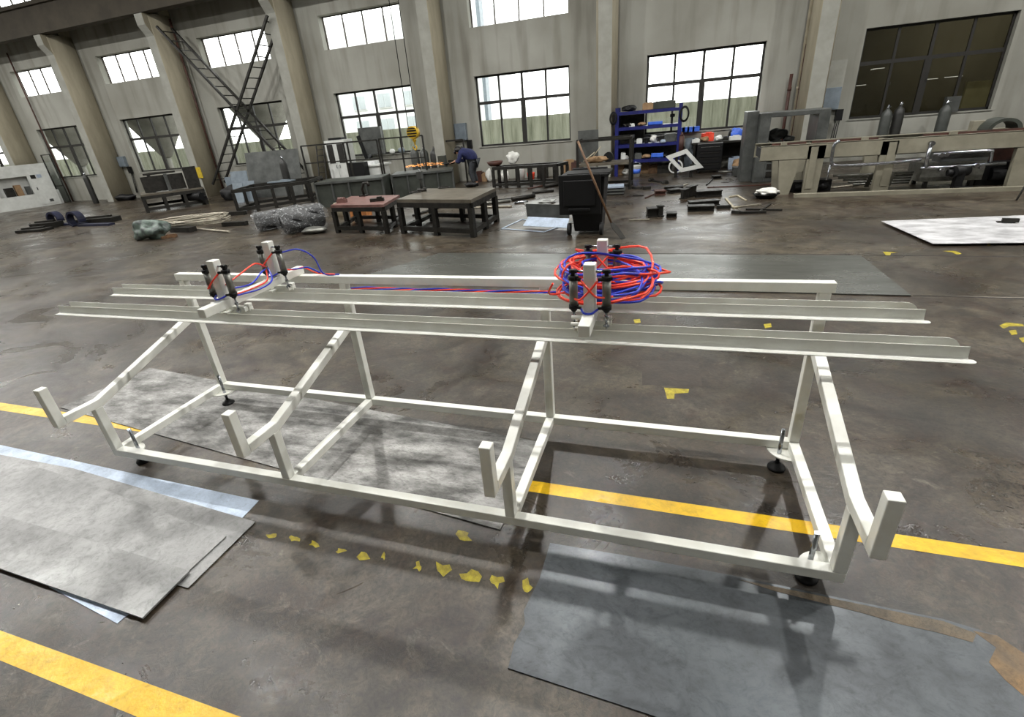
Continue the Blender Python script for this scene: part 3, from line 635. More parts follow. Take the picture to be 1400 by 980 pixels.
# cabinet face runs from p1 (near window one) towards the camera side
nb = Vector((-abs(dn.y), dn.x * (1 if dn.y > 0 else -1), 0))
if nb.dot(Vector((p0.x - CAM.x, p0.y - CAM.y, 0))) < 0: nb = -nb
f0 = Vector((p0.x, p0.y, 0)) - d * 1.0; f1 = Vector((p1.x, p1.y, 0)); wd = .95; H_ = 1.78
mcab = thing('machine_cabinet', 'long white machine enclosure with window openings at the left edge', 'machine', ((f0 + f1) / 2))
L_ = (f1 - f0).length
def cabm(a0, a1, z0, z1, d0=0., d1=.03):
    A_ = f0.lerp(f1, a0 / L_) + nb * d0; B_ = f0.lerp(f1, a1 / L_) + nb * d0
    return [A_ + Vector((0, 0, z0)), B_ + Vector((0, 0, z0)), B_ + Vector((0, 0, z1)), A_ + Vector((0, 0, z1))], nb * (d1 - d0)
body = MB(); so = L_ - 1.0
for a0, a1, z0, z1 in ((0, L_, 0, .55), (0, L_, 1.32, H_), (0, .5, .55, 1.32), (L_ - .82, L_, .55, 1.32), (L_ * .52, L_ * .56, .55, 1.32)): P, dd = cabm(a0, a1, z0, z1, 0, .04); body.prism(P, dd)
for sgn in (0, 1):
    P, dd = cabm(0, .04, 0, H_, .04, wd) if sgn == 0 else cabm(L_ - .04, L_, 0, H_, .04, wd); body.prism(P, dd)
P, dd = cabm(0.04, L_ - .04, H_ - .04, H_, .04, wd); body.prism(P, dd); P, dd = cabm(.04, L_ - .04, .3, H_ - .04, .3, .34); body.prism(P, dd)
body.build('housing', 'cabwhite', mcab)
P, dd = cabm(L_ - .74, L_ - .1, .08, 1.4, -.02, 0); dr = MB().prism(P, dd).build('cabinet_door', 'cabwhite', mcab)
P, dd = cabm(L_ - .7, L_ - .52, 1.18, 1.34, -.026, -.02); MB().prism(P, dd).build('display', 'steel_dark', dr)
P, dd = cabm(L_ - .48, L_ - .3, 1.2, 1.34, -.026, -.02); MB().prism(P, dd).build('label_plate', 'galv', dr)
P, dd = cabm(L_ - .66, L_ - .63, .7, .82, -.04, -.02); MB().prism(P, dd).build('handle', 'black', dr)
P, dd = cabm(L_ - .4, L_ - .25, .15, .27, -.024, -.02); MB().prism(P, dd).build('vent', 'machgrey', dr)
for i, (a, zz, s) in enumerate([(L_ * .62, .62, .3), (L_ * .7, .7, .22), (L_ * .78, .6, .16), (L_ * .45, .58, .4)]):
    P, dd = cabm(a, a + s, .551, zz + .3, .1, .28); MB().prism(P, dd).build('inner_unit', ['steel_dark', 'carton', 'machgrey', 'steel_dark'][i], mcab)
# glass partition beside it
q0 = G(97, 276.5)
gp = thing('glass_partition', 'tall glass partition with thin dark frame beside the white machine enclosure', 'partition', (q0.x, q0.y, 0))
gA = Vector((q0.x, q0.y, 0)); gB = gA + Vector((-.75, .1, 0)); gh = PY(q0.y, 59, 206).z
fm = MB()
for a in (gA, gB): fm.beam(a, a + Vector((0, 0, 2.1)), .04)
fm.beam(gA + Vector((0, 0, 2.1)), gB + Vector((0, 0, 2.1)), .04); fm.beam(gA + Vector((0, 0, .75)), gB + Vector((0, 0, .75)), .03); fm.build('frame', 'steel_dark', gp)
MB().beam(gA + Vector((0, 0, 1.05)), gB + Vector((0, 0, 1.05)), .008, 2.0).build('glass_sheet', 'glass', gp)
# white box at its foot
c = G(92, 275.5); one(MB().box((c.x + .1, 14.6, 0), (c.x + .5, 14.7, .62)), 'panel_offcut', 'cabwhite', 'small white panel standing at the foot of the glass partition', 'panel')
# dark gas cylinder leaning
c = G(150, 274.5); gas(c.x, min(c.y, 14.0), 1.28, .11, 'dark gas cylinder leaning by the second column from the left', 'cyldark')
# wall boxes
def wallbox(u, v, w, h, y, label, small=True):
    p = PY(y, u, v); t = thing('electrical_box', label, 'electrical box', (p.x, y, p.z), 'grey electrical boxes')
    MB().box((p.x - w / 2, y - .14, p.z - h / 2), (p.x + w / 2, y - .001, p.z + h / 2)).build('enclosure', 'boxgrey', t, bevel=.008)
    MB().box((p.x - w / 2 + .02, y - .152, p.z - h / 2 + .03), (p.x + w / 2 - .05, y - .14, p.z + h / 2 - .03)).build('door', 'boxgrey', t)
    s = MB().box((p.x + w / 2 - .02, y - .12, p.z - h / 2 - .28), (p.x + w / 2 + .14, y - .02, p.z - h / 2 - .01))
    for i in range(3): s.tube([(p.x + w / 2 + .02 + i * .04, y - .05, p.z - h / 2 - .26), (p.x + w / 2 - .02 + i * .05, y - .07, p.z - h / 2 - .7), (p.x + w / 2 - .1 + i * .04, y - .05, p.z - h / 2 - 1.1)], .011, 6)
    s.build('socket_and_cables', 'black', t); return t
wallbox(167, 221, .62, .42, BW - .002, 'grey electrical box on the wall right of the second column from the left')
wallbox(631, 180, .42, .52, BW - .005, 'grey electrical box on the wall left of the middle window, above the worker')
wallbox(1134, 135, .42, .52, BW - .4, 'grey electrical box on the wall left of the large dark window')
one(MB().box((PY(BW, 1128, 140).x - .3, BW - .4, 1.0), (PY(BW, 1128, 140).x + .25, BW - .001, 2.5)), 'wall_pier', 'colwhite', 'white plaster pier carrying the right electrical box', 'pier')
# ---- dark pile at left
cA = G(60, 316)
pile = thing('chute_parts', 'dark blue curved chute parts on the floor at the left', 'steel part', (cA.x, cA.y, 0))
for (u, v, s) in ((80, 308, 1), (108, 309, 1.1)):
    c = G(u, v); P = [Vector((c.x + .2 * s * cos(a), c.y - .1, .2 + .17 * s * sin(a))) for a in [pi * 1.45 * i / 14 - .3 for i in range(15)]]
    mm = MB()
    for a, b in zip(P, P[1:]): mm.beam(a, b, .5, .05, up=(0, 1, 0)) if False else mm.prism([a, b, b + (b - Vector((c.x, c.y - .1, .2))).normalized() * .06, a + (a - Vector((c.x, c.y - .1, .2))).normalized() * .06], (0, .2, 0))
    mm.box((c.x + .1, c.y - .1, 0), (c.x + 1.3 * s, c.y + .1, .06)); mm.build('curved_chute', 'darkblue', pile)
for i, (u, v, w, dd_, zz) in enumerate([(48, 316, .9, .4, .07), (66, 311, .8, .4, .16), (135, 304, 1.3, .4, .14)]):
    c = G(u, v); one(MB().rbox((c.x, c.y, zz / 2), (w, dd_, zz), .2).rbox((c.x - .1, c.y + .05, zz + .02), (w * .7, .12, .05), .4), 'steel_offcut', 'steel_dark', ['flat black offcuts at the left end of the dark blue parts', 'black slab lying against the first curved chute', 'long dark slab behind the second curved chute'][i], 'offcut', 'offcuts around the dark blue parts')
# ---- work table with dark machine
T1 = ft('machine_table', 'dark welded table carrying a black machine, in front of the second left window', 'table', G(203, 291), G(284, 279), G(277, 274), .58, top=True, nf=2, ns=0, BL=None, t=.1)
c = (G(203, 291) + G(284, 279)) / 2; dv = (G(284, 279) - G(203, 291)).normalized(); az = math.atan2(dv.y, dv.x)
pm = thing('bench_machine', 'black sheet roller standing on the dark table at the left', 'machine', (c.x, c.y + .3, .58))
MB().rbox((c.x - .45, c.y + .15, .85), (1.25, .12, .5), az).rbox((c.x + .33, c.y + .62, .93), (.4, .12, .7), az).build('backplate', 'steel_dark', pm)
for k in (-.75, -.2): MB().rbox((c.x + k, c.y + .15 + k * .3, .86), (.1, .1, .56), az).build('upright', 'machgrey', pm)
MB().rbox((c.x - .45, c.y + .1, 1.17), (.95, .08, .06), az).rbox((c.x - .8, c.y - .1, .69), (.35, .1, .2), az).build('cross_bar', 'steel_dark', pm)
c2 = G(262, 283); one(MB().blob((c2.x, c2.y + .4, .3), (.6, .3, .3), 3, .2).cyl((c2.x - .3, c2.y + .3, .3), (c2.x + .3, c2.y + .3, .3), .14), 'motor', 'black', 'black motor unit under the dark table at the left', 'motor')
c2 = PY(14.19, 272, 236); one(MB().box((c2.x - .14, 14.17, c2.z - .2), (c2.x + .14, 14.2, c2.z + .2)), 'warning_sign', 'sign', 'yellow warning sign on the front of the third column', 'sign')
c2 = G(187, 271); one(MB().blob((c2.x, 14.5, .12), (1.3, .5, .3), 4, .3), 'cable_heap', 'black', 'black cable heap on the floor at the foot of the second column', 'cable')
# ---- tarp bundle, wire coil, rod
c = G(208, 326); one(MB().blob((c.x, c.y, .2), (.95, .55, .44), 21, .3, 4), 'tarp_bundle', 'tarp', 'crumpled grey-green tarp bundle on the floor beside the wire coil', 'bundle')
c = G(232, 325); one(MB().rbox((c.x, c.y, .03), (.3, .16, .05), .5).rbox((c.x + .05, c.y + .02, .065), (.2, .06, .03), .3), 'wood_block', 'wood', 'small wooden block poking out under the tarp bundle', 'wood')
c = G(262, 311); P = []
for j in range(14):
    for i in range(16):
        a = 2 * pi * i / 16; k = 1 + .12 * sin(j * 2.3); P.append((c.x + .95 * k * cos(a), c.y + (.42 * k) * sin(a) + .25 * cos(a), .05 + .012 * j + .04 * (1 + cos(a + j))))
one(MB().tube(P, .014, 5), 'wire_coil', 'wire', 'flattened coil of pale wire on the floor beside the tarp bundle', 'wire')
c = G(256, 315.5); one(MB().rbox((c.x, c.y - .1, .06), (.75, .2, .12), -.1, 0), 'steel_block', 'steel_dark', 'dark flat block lying against the wire coil', 'block')
a, b = G(268, 314), G(314, 318.5); one(MB().cyl((a.x, a.y, .03), (b.x, b.y, .03), .022), 'metal_rod', 'wire', 'pale metal rod on the floor right of the wire coil', 'rod')
for i, (u, v, w) in enumerate([(323, 294, .62), (322, 308.5, .66)]):
    c = G(u, v); one(MB().rbox((c.x, c.y, .05), (w, .14, .1), .12), 'steel_bar', 'steel_dark', ['short black bar beside the wrapped rolls, the further one', 'short black bar beside the wrapped rolls, the nearer one'][i], 'bar', 'short black bars')
# ---- plastic wrapped rolls
for i, (ua, ub, vb, r, lb) in enumerate([((347, 319), (405, 307), 0, .2, 'rear one of two dark rolls wrapped in clear plastic on the floor'), ((382, 324), (432, 313), 0, .25, 'front one of two dark rolls wrapped in clear plastic on the floor')]):
    a = G(*ua); b = G(*ub); a = Vector((a.x, a.y + r, r + .01)); b = Vector((b.x, b.y + r, r + .01)); t = thing('wrapped_roll', lb, 'roll', ((a + b) / 2).xy.to_3d(), 'plastic wrapped rolls')
    MB().cyl(a, b, r, 28).build('roll', 'black', t)
    d = (b - a).normalized(); n = d.cross(Vector((0, 0, 1)))
    ln = (b - a).length + .24; rs = random.Random(i + 3); ph = [rs.uniform(0, 6) for _ in range(6)]
    def fn(u, v, a=a, d=d, n=n, ln=ln, r=r, ph=ph):
        an = 2 * pi * v; s = -.12 + u * ln; e = 1 - max(0, (abs(u - .5) - .42) * 5) ** 1.2
        k = (1.08 + .06 * sin(7 * an + ph[0] + 9 * u) + .05 * sin(13 * u + 3 * an + ph[1])) * max(e, .3)
        return Vector((0, 0, max((a + d * s + (n * cos(an) + Vector((0, 0, 1)) * sin(an)) * r * k).z, .004))) + ((a + d * s + (n * cos(an)) * r * k) * 1).xy.to_3d()
    MB().grid(fn, 24, 40).build('plastic_wrap', 'film', t)
    if i: MB().rbox((a + d * .5 + Vector((.0, -.17, .19))), (.14, .02, .09), 0, -.5).build('paper_label', 'plastic_label', t)
c = G(436, 318); one(MB().blob((c.x - .1, c.y, .06), (.55, .4, .14), 8, .3), 'plastic_scrap', 'alu', 'crumpled grey plastic scrap on the floor left of the red-topped table', 'plastic')
# ---- leaning sheets by the cross brace
def leansheet(c0, c1, h, lean, th, mat, name, label, cat='sheet', group=None):
    a = Vector((c0.x, c0.y, 0)); b = Vector((c1.x, c1.y, 0)); n = (b - a).cross(Vector((0, 0, 1))).normalized(); n = n if n.y > 0 else -n
    return one(MB().prism([a, b, b + n * lean + Vector((0, 0, h)), a + n * lean + Vector((0, 0, h))], n * th), name, mat, label, cat, group)
y = 13.2
p0, p1 = PY(y, 334, 235), PY(y, 398, 228); leansheet(Vector((p0.x, y, 0)), Vector((p1.x, y + .3, 0)), 1.52, .3, .02, 'machgrey', 'steel_sheet', 'big grey steel sheet leaning upright below the third left window')
for i, (u0, u1, hh, yy, lb) in enumerate([(314, 337, .98, 12.6, 'pale blue-grey sheet leaning behind, tallest of the small leaning group'), (312, 326, .62, 12.2, 'small square sheet leaning in front at the left of the group'), (327, 343, .66, 12.4, 'small sheet leaning in front at the right of the group')]):
    p0, p1 = PY(yy, u0, 250), PY(yy, u1, 250); leansheet(Vector((p0.x, yy, 0)), Vector((p1.x, yy, 0)), hh, .15, .02, 'boxgrey', 'small_sheet', lb, 'sheet', 'small leaning sheets')
c = PY(12.6, 301, 255); one(MB().blob((c.x, 13.0, .22), (.9, .5, .5), 6, .3), 'rag_heap', 'rubber', 'dark heap of rags at the foot of the lattice brace', 'rags')
c = PY(12.7, 309, 245); one(MB().box((c.x - .9, 13.5, 0), (c.x - .5, 13.62, .75)), 'pale_board', 'boxgrey', 'pale grey board standing at the foot of the third column', 'board')
c = PY(12.4, 391, 240); gas(c.x, 12.4, 1.38, .12, 'dark gas cylinder standing in front of the big leaning steel sheet', 'cyldark')
# ---- lattice cross brace
xb = thing('lattice_brace', 'tall dark X-shaped lattice brace between the third and fourth columns', 'brace', (-14, 14.3, 0))
yA, yB = 14.05, 14.65
q1 = PY(yA, 214, 36); q2 = PY(yA, 411, 244); r1 = PY(yA, 365.5, 21); r2 = PY(yA, 291, 252)
q1.z += .0; 
for (s, e) in ((q1, q2), (r1, r2)):
    mm = MB(); s0 = Vector((s.x, yA, s.z)); e0 = Vector((e.x, yA, max(e.z, .05)))
    dY = Vector((0, yB - yA, 0))
    mm.beam(s0, e0, .07, .07); mm.beam(s0 + dY, e0 + dY, .07, .07)
    n = 17
    for i in range(n):
        p = s0.lerp(e0, (i + .5) / n); mm.beam(p, p + dY, .03, .03)
    mm.build('lattice_diagonal', 'steel_dark', xb)
cxp = (q1 + q2 + r1 + r2) / 4
# ---- slotted open frame table
ft('open_frame_table', 'long black welded open-frame table in front of the leaning sheets', 'table', G(327, 291.5), G(428, 277), G(445, 268), .66, top=False, nf=3, ns=1, t=.09)
c = (G(327, 291) + G(445, 268)) / 2; one(MB().rbox((c.x, c.y + .1, .675), (.8, .3, .03), .2).rbox((c.x + .1, c.y + .15, .70), (.4, .1, .03), -.3), 'plate_offcuts', 'boxgrey', 'small pale plate offcuts lying on the long open-frame table', 'offcut')
# ---- dark tanks
def tank(FLu, FRu, depth, h, label):
    a, b = G(*FLu), G(*FRu); a = Vector((a.x, a.y, 0)); b = Vector((b.x, b.y, 0)); n = (b - a).cross(Vector((0, 0, 1))).normalized(); n = n if n.y > 0 else -n
    t = thing('steel_tank', label, 'tank', (a + b) / 2)
    MB().prism([a, b, b + n * depth, a + n * depth], (0, 0, h)).build('tank_body', 'tank', t)
    m = MB(); u = Vector((0, 0, 1)); k = 4
    for i in range(k + 1):
        p = a.lerp(b, i / k) - n * .02; m.beam(p, p + u * h, .05, .03)
    m.beam(a - n * .02 + u * (h - .03), b - n * .02 + u * (h - .03), .06, .05); m.build('stiffener', 'machgrey', t); return t, a, b, n
tank((438, 284), (528, 276.5), 1.0, .68, 'large dark green-grey steel tank behind the red-topped table')
tk, ta, tb, tn_ = tank((541, 270.8), (622, 263), .95, .66, 'second dark steel tank, the one the worker bends over')
def railing(u0, u1, y, ztop, zmid, z0, posts, label):
    a = PY(y, u0, 220); b = PY(y, u1, 220); r = thing('railing', label, 'railing', ((a.x + b.x) / 2, y, 0), 'thin steel railings')
    m = MB().beam((a.x, y, ztop), (b.x, y, ztop), .04).beam((a.x, y, zmid), (b.x, y, zmid), .035); m.build('rail', 'steel_dark', r)
    for k in posts: x = a.x + (b.x - a.x) * k; MB().beam((x, y, z0), (x, y, ztop), .04).build('post', 'steel_dark', r)
railing(416, 520, 11.9, 1.62, 1.12, .0, (0, .57, .62, 1), 'left thin black railing frame standing behind the dark tank')
railing(523, 582, 12.6, 1.62, 1.02, .0, (0, .5, 1), 'right thin black railing frame in front of the gas cylinders')
# ---- red table and big table
rt = ft('red_topped_table', 'low dark table with a reddish-brown top left of the biggest table', 'table', G(463, 318), G(530, 319), G(550, 303), .57, mats=('steel_dark', 'redpaint'), nf=1, ns=1, t=.08)
bt_ = ft('welding_table', 'biggest dark steel welding table with a bare steel top', 'table', G(553, 319), G(648, 324), G(679, 303), .66, nf=1, ns=1, t=.09, tt=.06)
c = G(478, 285, .57); 
def onz(u, v, z): return G(u, v, z)
c = G(468, 277, .57); one(MB().rbox((c.x, c.y, .605), (.2, .1, .07), .1).cyl((c.x - .08, c.y, .65), (c.x + .08, c.y, .65), .03), 'clamp_block', 'redpaint', 'small reddish clamp block on the red-topped table, left end', 'clamp')
c = G(516, 275, .57); one(MB().rbox((c.x, c.y, .6), (.28, .12, .06), .4).rbox((c.x + .06, c.y, .645), (.1, .08, .03), .4), 'steel_clamp', 'steel_dark', 'dark clamp on the red-topped table, right side', 'clamp')
c = G(498, 268, .57); one(MB().tube([(c.x, c.y, .57), (c.x - .02, c.y, .72), (c.x + .04, c.y, .84), (c.x + .14, c.y, .86), (c.x + .17, c.y, .78)], .03, 8).rbox((c.x, c.y, .585), (.16, .16, .03)), 'hook_stand', 'steel_dark', 'dark hooked bracket standing at the back of the red-topped table', 'bracket')
for i, (u, v, lb) in enumerate([(568, 263.5, 'dark ring on the big welding table, left'), (607, 257, 'thin dark ring on the big welding table, middle')]):
    c = G(u, v, .66); one(MB().tube([(c.x + .12 * cos(a), c.y + .12 * sin(a), .675) for a in [2 * pi * k / 18 for k in range(18)]], .012, 6, True), 'steel_ring', 'steel_dark', lb, 'ring')
c = G(645, 256, .66); one(MB().blob((c.x, c.y, .71), (.26, .16, .1), 4, .3), 'cable_clamp', 'black', 'black ground clamp on the big welding table, right end', 'clamp')
c = G(577, 261.5, .66); st_ = thing('magnet_stand', 'dark post with a round base standing on the big welding table under the hook', 'stand', (c.x, c.y, .66))
MB().cyl((c.x, c.y, .66), (c.x, c.y, .72), .1, 18).build('base', 'steel_dark', st_); MB().cyl((c.x, c.y, .72), (c.x, c.y, 1.1), .025, 10).rbox((c.x, c.y, .98), (.1, .1, .14)).build('post', 'machgrey', st_)
# orange drum and hose under the red table
c = G(476, 305); one(MB().box((c.x - .25, c.y + .5, .0), (c.x + .2, c.y + .75, .36)), 'orange_crate', paint('orange_crate', (196, 128, 70), (150, 92, 48), 8, .6), 'faded orange crate under the red-topped table', 'crate')
c = G(454, 300); one(MB().cyl((c.x, c.y + .4, 0), (c.x, c.y + .4, .33), .13, 18), 'plastic_jug', 'pipe', 'cream plastic jug on the floor left of the red-topped table', 'jug')
c = G(600, 300)
for i, (ua, ub, r, mt, lb) in enumerate([((607, 283), (640, 280.5), .03, 'chrome', 'bright steel tube on the floor seen through the legs of the big welding table'), ((650, 281), (698, 276), .035, 'alu', 'pale tube with fittings on the floor behind the big welding table'), ((565, 296), (640, 272), .025, 'steel_dark', 'thin dark rod on the floor under the big welding table')]):
    a, b = G(*ua), G(*ub); one(MB().cyl((a.x, a.y, r), (b.x, b.y, r), r, 10), 'metal_tube', mt, lb, 'tube', 'tubes on the floor')
# ---- hoist hook
hy = 8.75; hk = PY(hy, 565, 181); hs = thing('crane_hook_block', 'yellow and black striped crane hook block hanging on two cables', 'hook block', hk)
MB().cyl((hk.x, hy - .07, hk.z), (hk.x, hy + .07, hk.z), .125, 28).build('sheave_housing', 'hoist', hs)
m = MB()
for dz in (-.07, -.02, .035, .08):
    w_ = math.sqrt(.125 ** 2 - dz ** 2) * 1.8; m.box((hk.x - w_ / 2, hy - .076, hk.z + dz - .012), (hk.x + w_ / 2, hy - .07, hk.z + dz + .012))
m.build('black_stripe', 'black', hs)
MB().lathe((hk.x, hy, hk.z), [(.05, -.12), (.045, -.16), (.02, -.2), (.018, -.25)], 12).tube(spline([(hk.x, hy, hk.z - .24), (hk.x + .03, hy, hk.z - .3), (hk.x, hy, hk.z - .35), (hk.x - .05, hy, hk.z - .31), (hk.x - .05, hy, hk.z - .28)]), .015, 8).build('hook', 'hoist', hs)
for sx in (-.1, .1): MB().cyl((hk.x + sx, hy, hk.z + .02), (hk.x + sx, hy, ZH), .008, 6).build('cable', 'black', hs)
# ---- office corner by the fourth window
c0 = PY(14.3, 452, 236); c1 = PY(14.3, 479, 236); zt = PY(14.3, 465, 191).z
cb = thing('storage_cabinet', 'tall white cabinet with two dark glass panes beside the ladder', 'cabinet', ((c0.x + c1.x) / 2, 14.4, 0))
MB().box((c0.x, 14.3, 0), (c1.x, 14.8, zt)).build('body', 'cabwhite', cb)
for i in range(2):
    xa = c0.x + .04 + i * (c1.x - c0.x) / 2; xb_ = c0.x + (i + 1) * (c1.x - c0.x) / 2 - .03
    dd_ = MB().box((xa, 14.28, .06), (xb_, 14.3, zt - .05)).build('cabinet_door', 'cabwhite', cb)
    MB().box((xa + .05, 14.272, zt * .55), (xb_ - .05, 14.281, zt - .13)).build('door_pane', 'winframe', dd_); MB().box((xa + (.02 if i else xb_ - xa - .05), 14.26, zt * .45), (xa + (.04 if i else xb_ - xa - .03), 14.28, zt * .52)).build('handle', 'chrome', dd_)
one(MB().rbox(((c0.x + c1.x) / 2, 14.5, zt + .04), (.5, .3, .07), .1), 'folder', 'black', 'black folder lying on top of the tall white cabinet', 'folder')
la, lb_ = PY(14.0, 449, 242), PY(14.0, 431, 200); lc = PY(14.0, 443, 243); la.z = max(la.z, 0)
ld_ = thing('ladder', 'narrow dark ladder leaning on the fourth column', 'ladder', (la.x, 13.9, 0)); m = MB()
for dx in (0, .3): m.beam((la.x - .25 + dx, 13.7, .0), (lb_.x - .05 + dx, 14.12, lb_.z), .035)
m.build('stile', 'steel_dark', ld_)
for i in range(8):
    t_ = (i + .7) / 8.4; x = (la.x - .25) * (1 - t_) + (lb_.x - .05) * t_; MB().cyl((x, 13.7 + .42 * t_, lb_.z * t_), (x + .3, 13.7 + .42 * t_, lb_.z * t_), .014, 6).build('rung', 'steel_dark', ld_)
x0_, x1_ = PY(13.9, 484, 235).x, PY(13.9, 524, 230).x
ds = thing('desk', 'pale desk with drawers and papers under the fourth window', 'desk', ((x0_ + x1_) / 2, 14, 0)); MB().box((x0_, 13.7, .78), (x1_, 14.5, .83)).build('desk_top', 'cabwhite', ds); MB().box((x0_ + .05, 13.75, 0), (x0_ + .5, 14.4, .78)).box((x1_ - .6, 13.75, 0), (x1_ - .05, 14.4, .78)).build('pedestal', 'cabwhite', ds)
one(MB().box((x0_ + .1, 13.4, .25), (x0_ + .75, 13.68, .95)).box((x0_ + .35, 13.5, 0), (x0_ + .45, 13.6, .3)), 'office_chair', 'black', 'black chair back in front of the pale desk', 'chair')
one(MB().box((x1_ - .8, 13.9, .83), (x1_ - .3, 14.2, .93)).rbox((x1_ - 1.1, 14.0, .86), (.3, .3, .06), .3), 'paper_stack', 'plastic_label', 'stacks of paper on the pale desk', 'paper')
a_ = PY(14.6, 490, 200); one(MB().rbox((a_.x, 14.98, 1.35), (.14, .3, .8), 0, 0, -.25), 'jacket', 'black', 'black jacket hanging beside the tall white cabinet', 'jacket')
a_ = PY(14.9, 511, 200); one(MB().box((a_.x - .5, 14.85, 1.1), (a_.x + .4, 14.95, 1.98)), 'grey_board', 'machgrey', 'grey board propped in the lower half of the fourth window', 'board')
for i, (u, v, s) in enumerate([(535, 206, .16), (548, 205, .2), (500, 209, .14), (520, 208, .12)]):
    p = PY(14.95, u, v); one(MB().blob((p.x, 15.0, ZS + s / 2), (s * 1.4, .1, s), i, .2, 2), 'sill_item', ['cabwhite', 'boxgrey', 'steel_dark', 'tank'][i], 'small object on the sill of the fourth window, ' + ['third along', 'nearest the gas cylinders', 'nearest the cabinet', 'second along'][i], 'object', 'objects on the window sill')
for i, (u, lb, mt) in enumerate([(569, 'leftmost of the three grey gas cylinders behind the railing', 'cyl'), (580, 'middle one of the three grey gas cylinders behind the railing', 'cyl'), (592, 'rightmost of the three grey gas cylinders behind the railing', 'cyldark')]):
    p = PY(14.1, u, 225); tz = PY(14.1, u - 3, 199 + i).z; gas(p.x, 14.1 + .1 * i, tz, .14, lb, mt)
p = PY(13.7, 603, 230); tr = thing('cylinder_trolley', 'dark green cylinder trolley right of the three gas cylinders', 'trolley', (p.x, 13.9, 0)); MB().box((p.x - .12, 13.8, .1), (p.x + .1, 14.0, .95)).build('frame', 'tank', tr)
for s in (-.14, .12): MB().cyl((p.x + s, 13.85, .1), (p.x + s + .03, 13.85, .1), .1, 16).build('wheel', 'rubber', tr)
# ---- frame behind the worker
a_, b_ = PY(14.3, 617, 234), PY(14.3, 632, 191); 
fr_ = MB(); xl_, xr_ = PY(14.3, 609, 200).x, PY(14.3, 634, 200).x; zt = PY(14.3, 620, 192).z
for x in (xl_, xr_): fr_.beam((x, 14.3, 0), (x, 14.3, zt), .05)
fr_.beam((xl_, 14.3, zt), (xr_, 14.3, zt), .05).beam((xl_, 14.3, zt * .55), (xr_, 14.3, zt * .55), .04); one(fr_, 'door_frame', 'steel_dark', 'upright thin black steel frame behind the worker', 'frame')
# ---- the worker
wy = 13.55; ph = PY(wy, 627, 207); wx = ph.x
def skin_obj(name, nodes, edges, mat, parent, sub=2):
    me = bpy.data.meshes.new(name); off = wloc(parent) if parent else Vector(nodes[0][0])
    me.from_pydata([Vector(n[0]) - off for n in nodes], edges, []); o = bpy.data.objects.new(name, me); COL.objects.link(o)
    if parent: o.parent = parent
    else: o.location = off
    sk = o.modifiers.new('skin', 'SKIN'); sk.use_smooth_shade = True
    for i, n in enumerate(nodes):
        r = n[1]; me.skin_vertices[0].data[i].radius = (r, r) if isinstance(r, (int, float)) else r; me.skin_vertices[0].data[i].use_root = (i == 0)
    s = o.modifiers.new('sub', 'SUBSURF'); s.levels = sub; s.render_levels = sub
    me.materials.append(M[mat]); return o
S = 1.0; 
def W(dx, dy, z): return (wx + dx, wy + dy, z)
hz_ = ph.z  # head height
# bending towards -x with hands on the tank top
hipz = hz_ * .80; 
nodes = [(W(.45, 0, hipz - .06), .09), (W(.36, 0, hipz + .09), .1), (W(.2, 0, hipz + .19), .12), (W(.1, 0, hipz + .22), .09), (W(.05, 0, hipz + .21), .05), (W(-.02, 0, hz_ - .02), .085), (W(-.05, 0, hz_ + .03), .085)]
ed = [(0, 1), (1, 2), (2, 3), (3, 4), (4, 5), (5, 6)]
for s in (-1, 1):
    b0 = len(nodes)
    nodes += [(W(.13, s * .17, hipz + .15), .055), (W(.05, s * .2, hipz - .1), .043), (W(-.10, s * .12, .80), .033), (W(-.17, s * .10, .77), .026), (W(-.21, s * .10, .755), .028)]
    ed += [(2, b0), (b0, b0 + 1), (b0 + 1, b0 + 2), (b0 + 2, b0 + 3), (b0 + 3, b0 + 4)]
    for k, (fy, fl_) in enumerate([(-.03, .06), (-.01, .07), (.012, .065), (.032, .05)]):
        i0 = len(nodes); nodes += [(W(-.24, s * .10 + fy, .75), .009), (W(-.24 - fl_ * .6, s * .10 + fy, .735), .008), (W(-.24 - fl_, s * .10 + fy, .715), .007)]; ed += [(b0 + 4, i0), (i0, i0 + 1), (i0 + 1, i0 + 2)]
    i0 = len(nodes); nodes += [(W(-.2, s * .10 - s * .04, .745), .01), (W(-.24, s * .10 - s * .05, .73), .008)]; ed += [(b0 + 3, i0), (i0, i0 + 1)]
    l0 = len(nodes); nodes += [(W(.46, s * .1, hipz - .14), .07), (W(.38, s * .12, hipz * .5), .055), (W(.46, s * .12, .09), .04), (W(.36, s * .12, .035), .035)]; ed += [(0, l0), (l0, l0 + 1), (l0 + 1, l0 + 2), (l0 + 2, l0 + 3)]
wk = skin_obj('person', nodes, ed, 'skin', None); tag(wk, 'person in a dark blue jacket bending over the dark tank, grinding', 'person')
jn = [(W(.5, 0, hipz - .14), (.16, .19)), (W(.4, 0, hipz + .1), (.19, .2)), (W(.22, 0, hipz + .2), (.19, .21)), (W(.1, 0, hipz + .23), .1)]; je = [(0, 1), (1, 2), (2, 3)]
for s in (-1, 1):
    b0 = len(jn); jn += [(W(.13, s * .19, hipz + .15), .085), (W(.05, s * .22, hipz - .1), .07), (W(-.07, s * .13, .815), .052)]; je += [(2, b0), (b0, b0 + 1), (b0 + 1, b0 + 2)]
skin_obj('jacket', jn, je, 'navy', wk)
tn2 = [(W(.44, 0, hipz - .06), (.15, .17))]; te = []
for s in (-1, 1):
    b0 = len(tn2); tn2 += [(W(.46, s * .1, hipz - .14), .11), (W(.38, s * .12, hipz * .5), .08), (W(.46, s * .12, .12), .065)]; te += [(0, b0), (b0, b0 + 1), (b0 + 1, b0 + 2)]
skin_obj('trousers', tn2, te, 'trouser', wk)
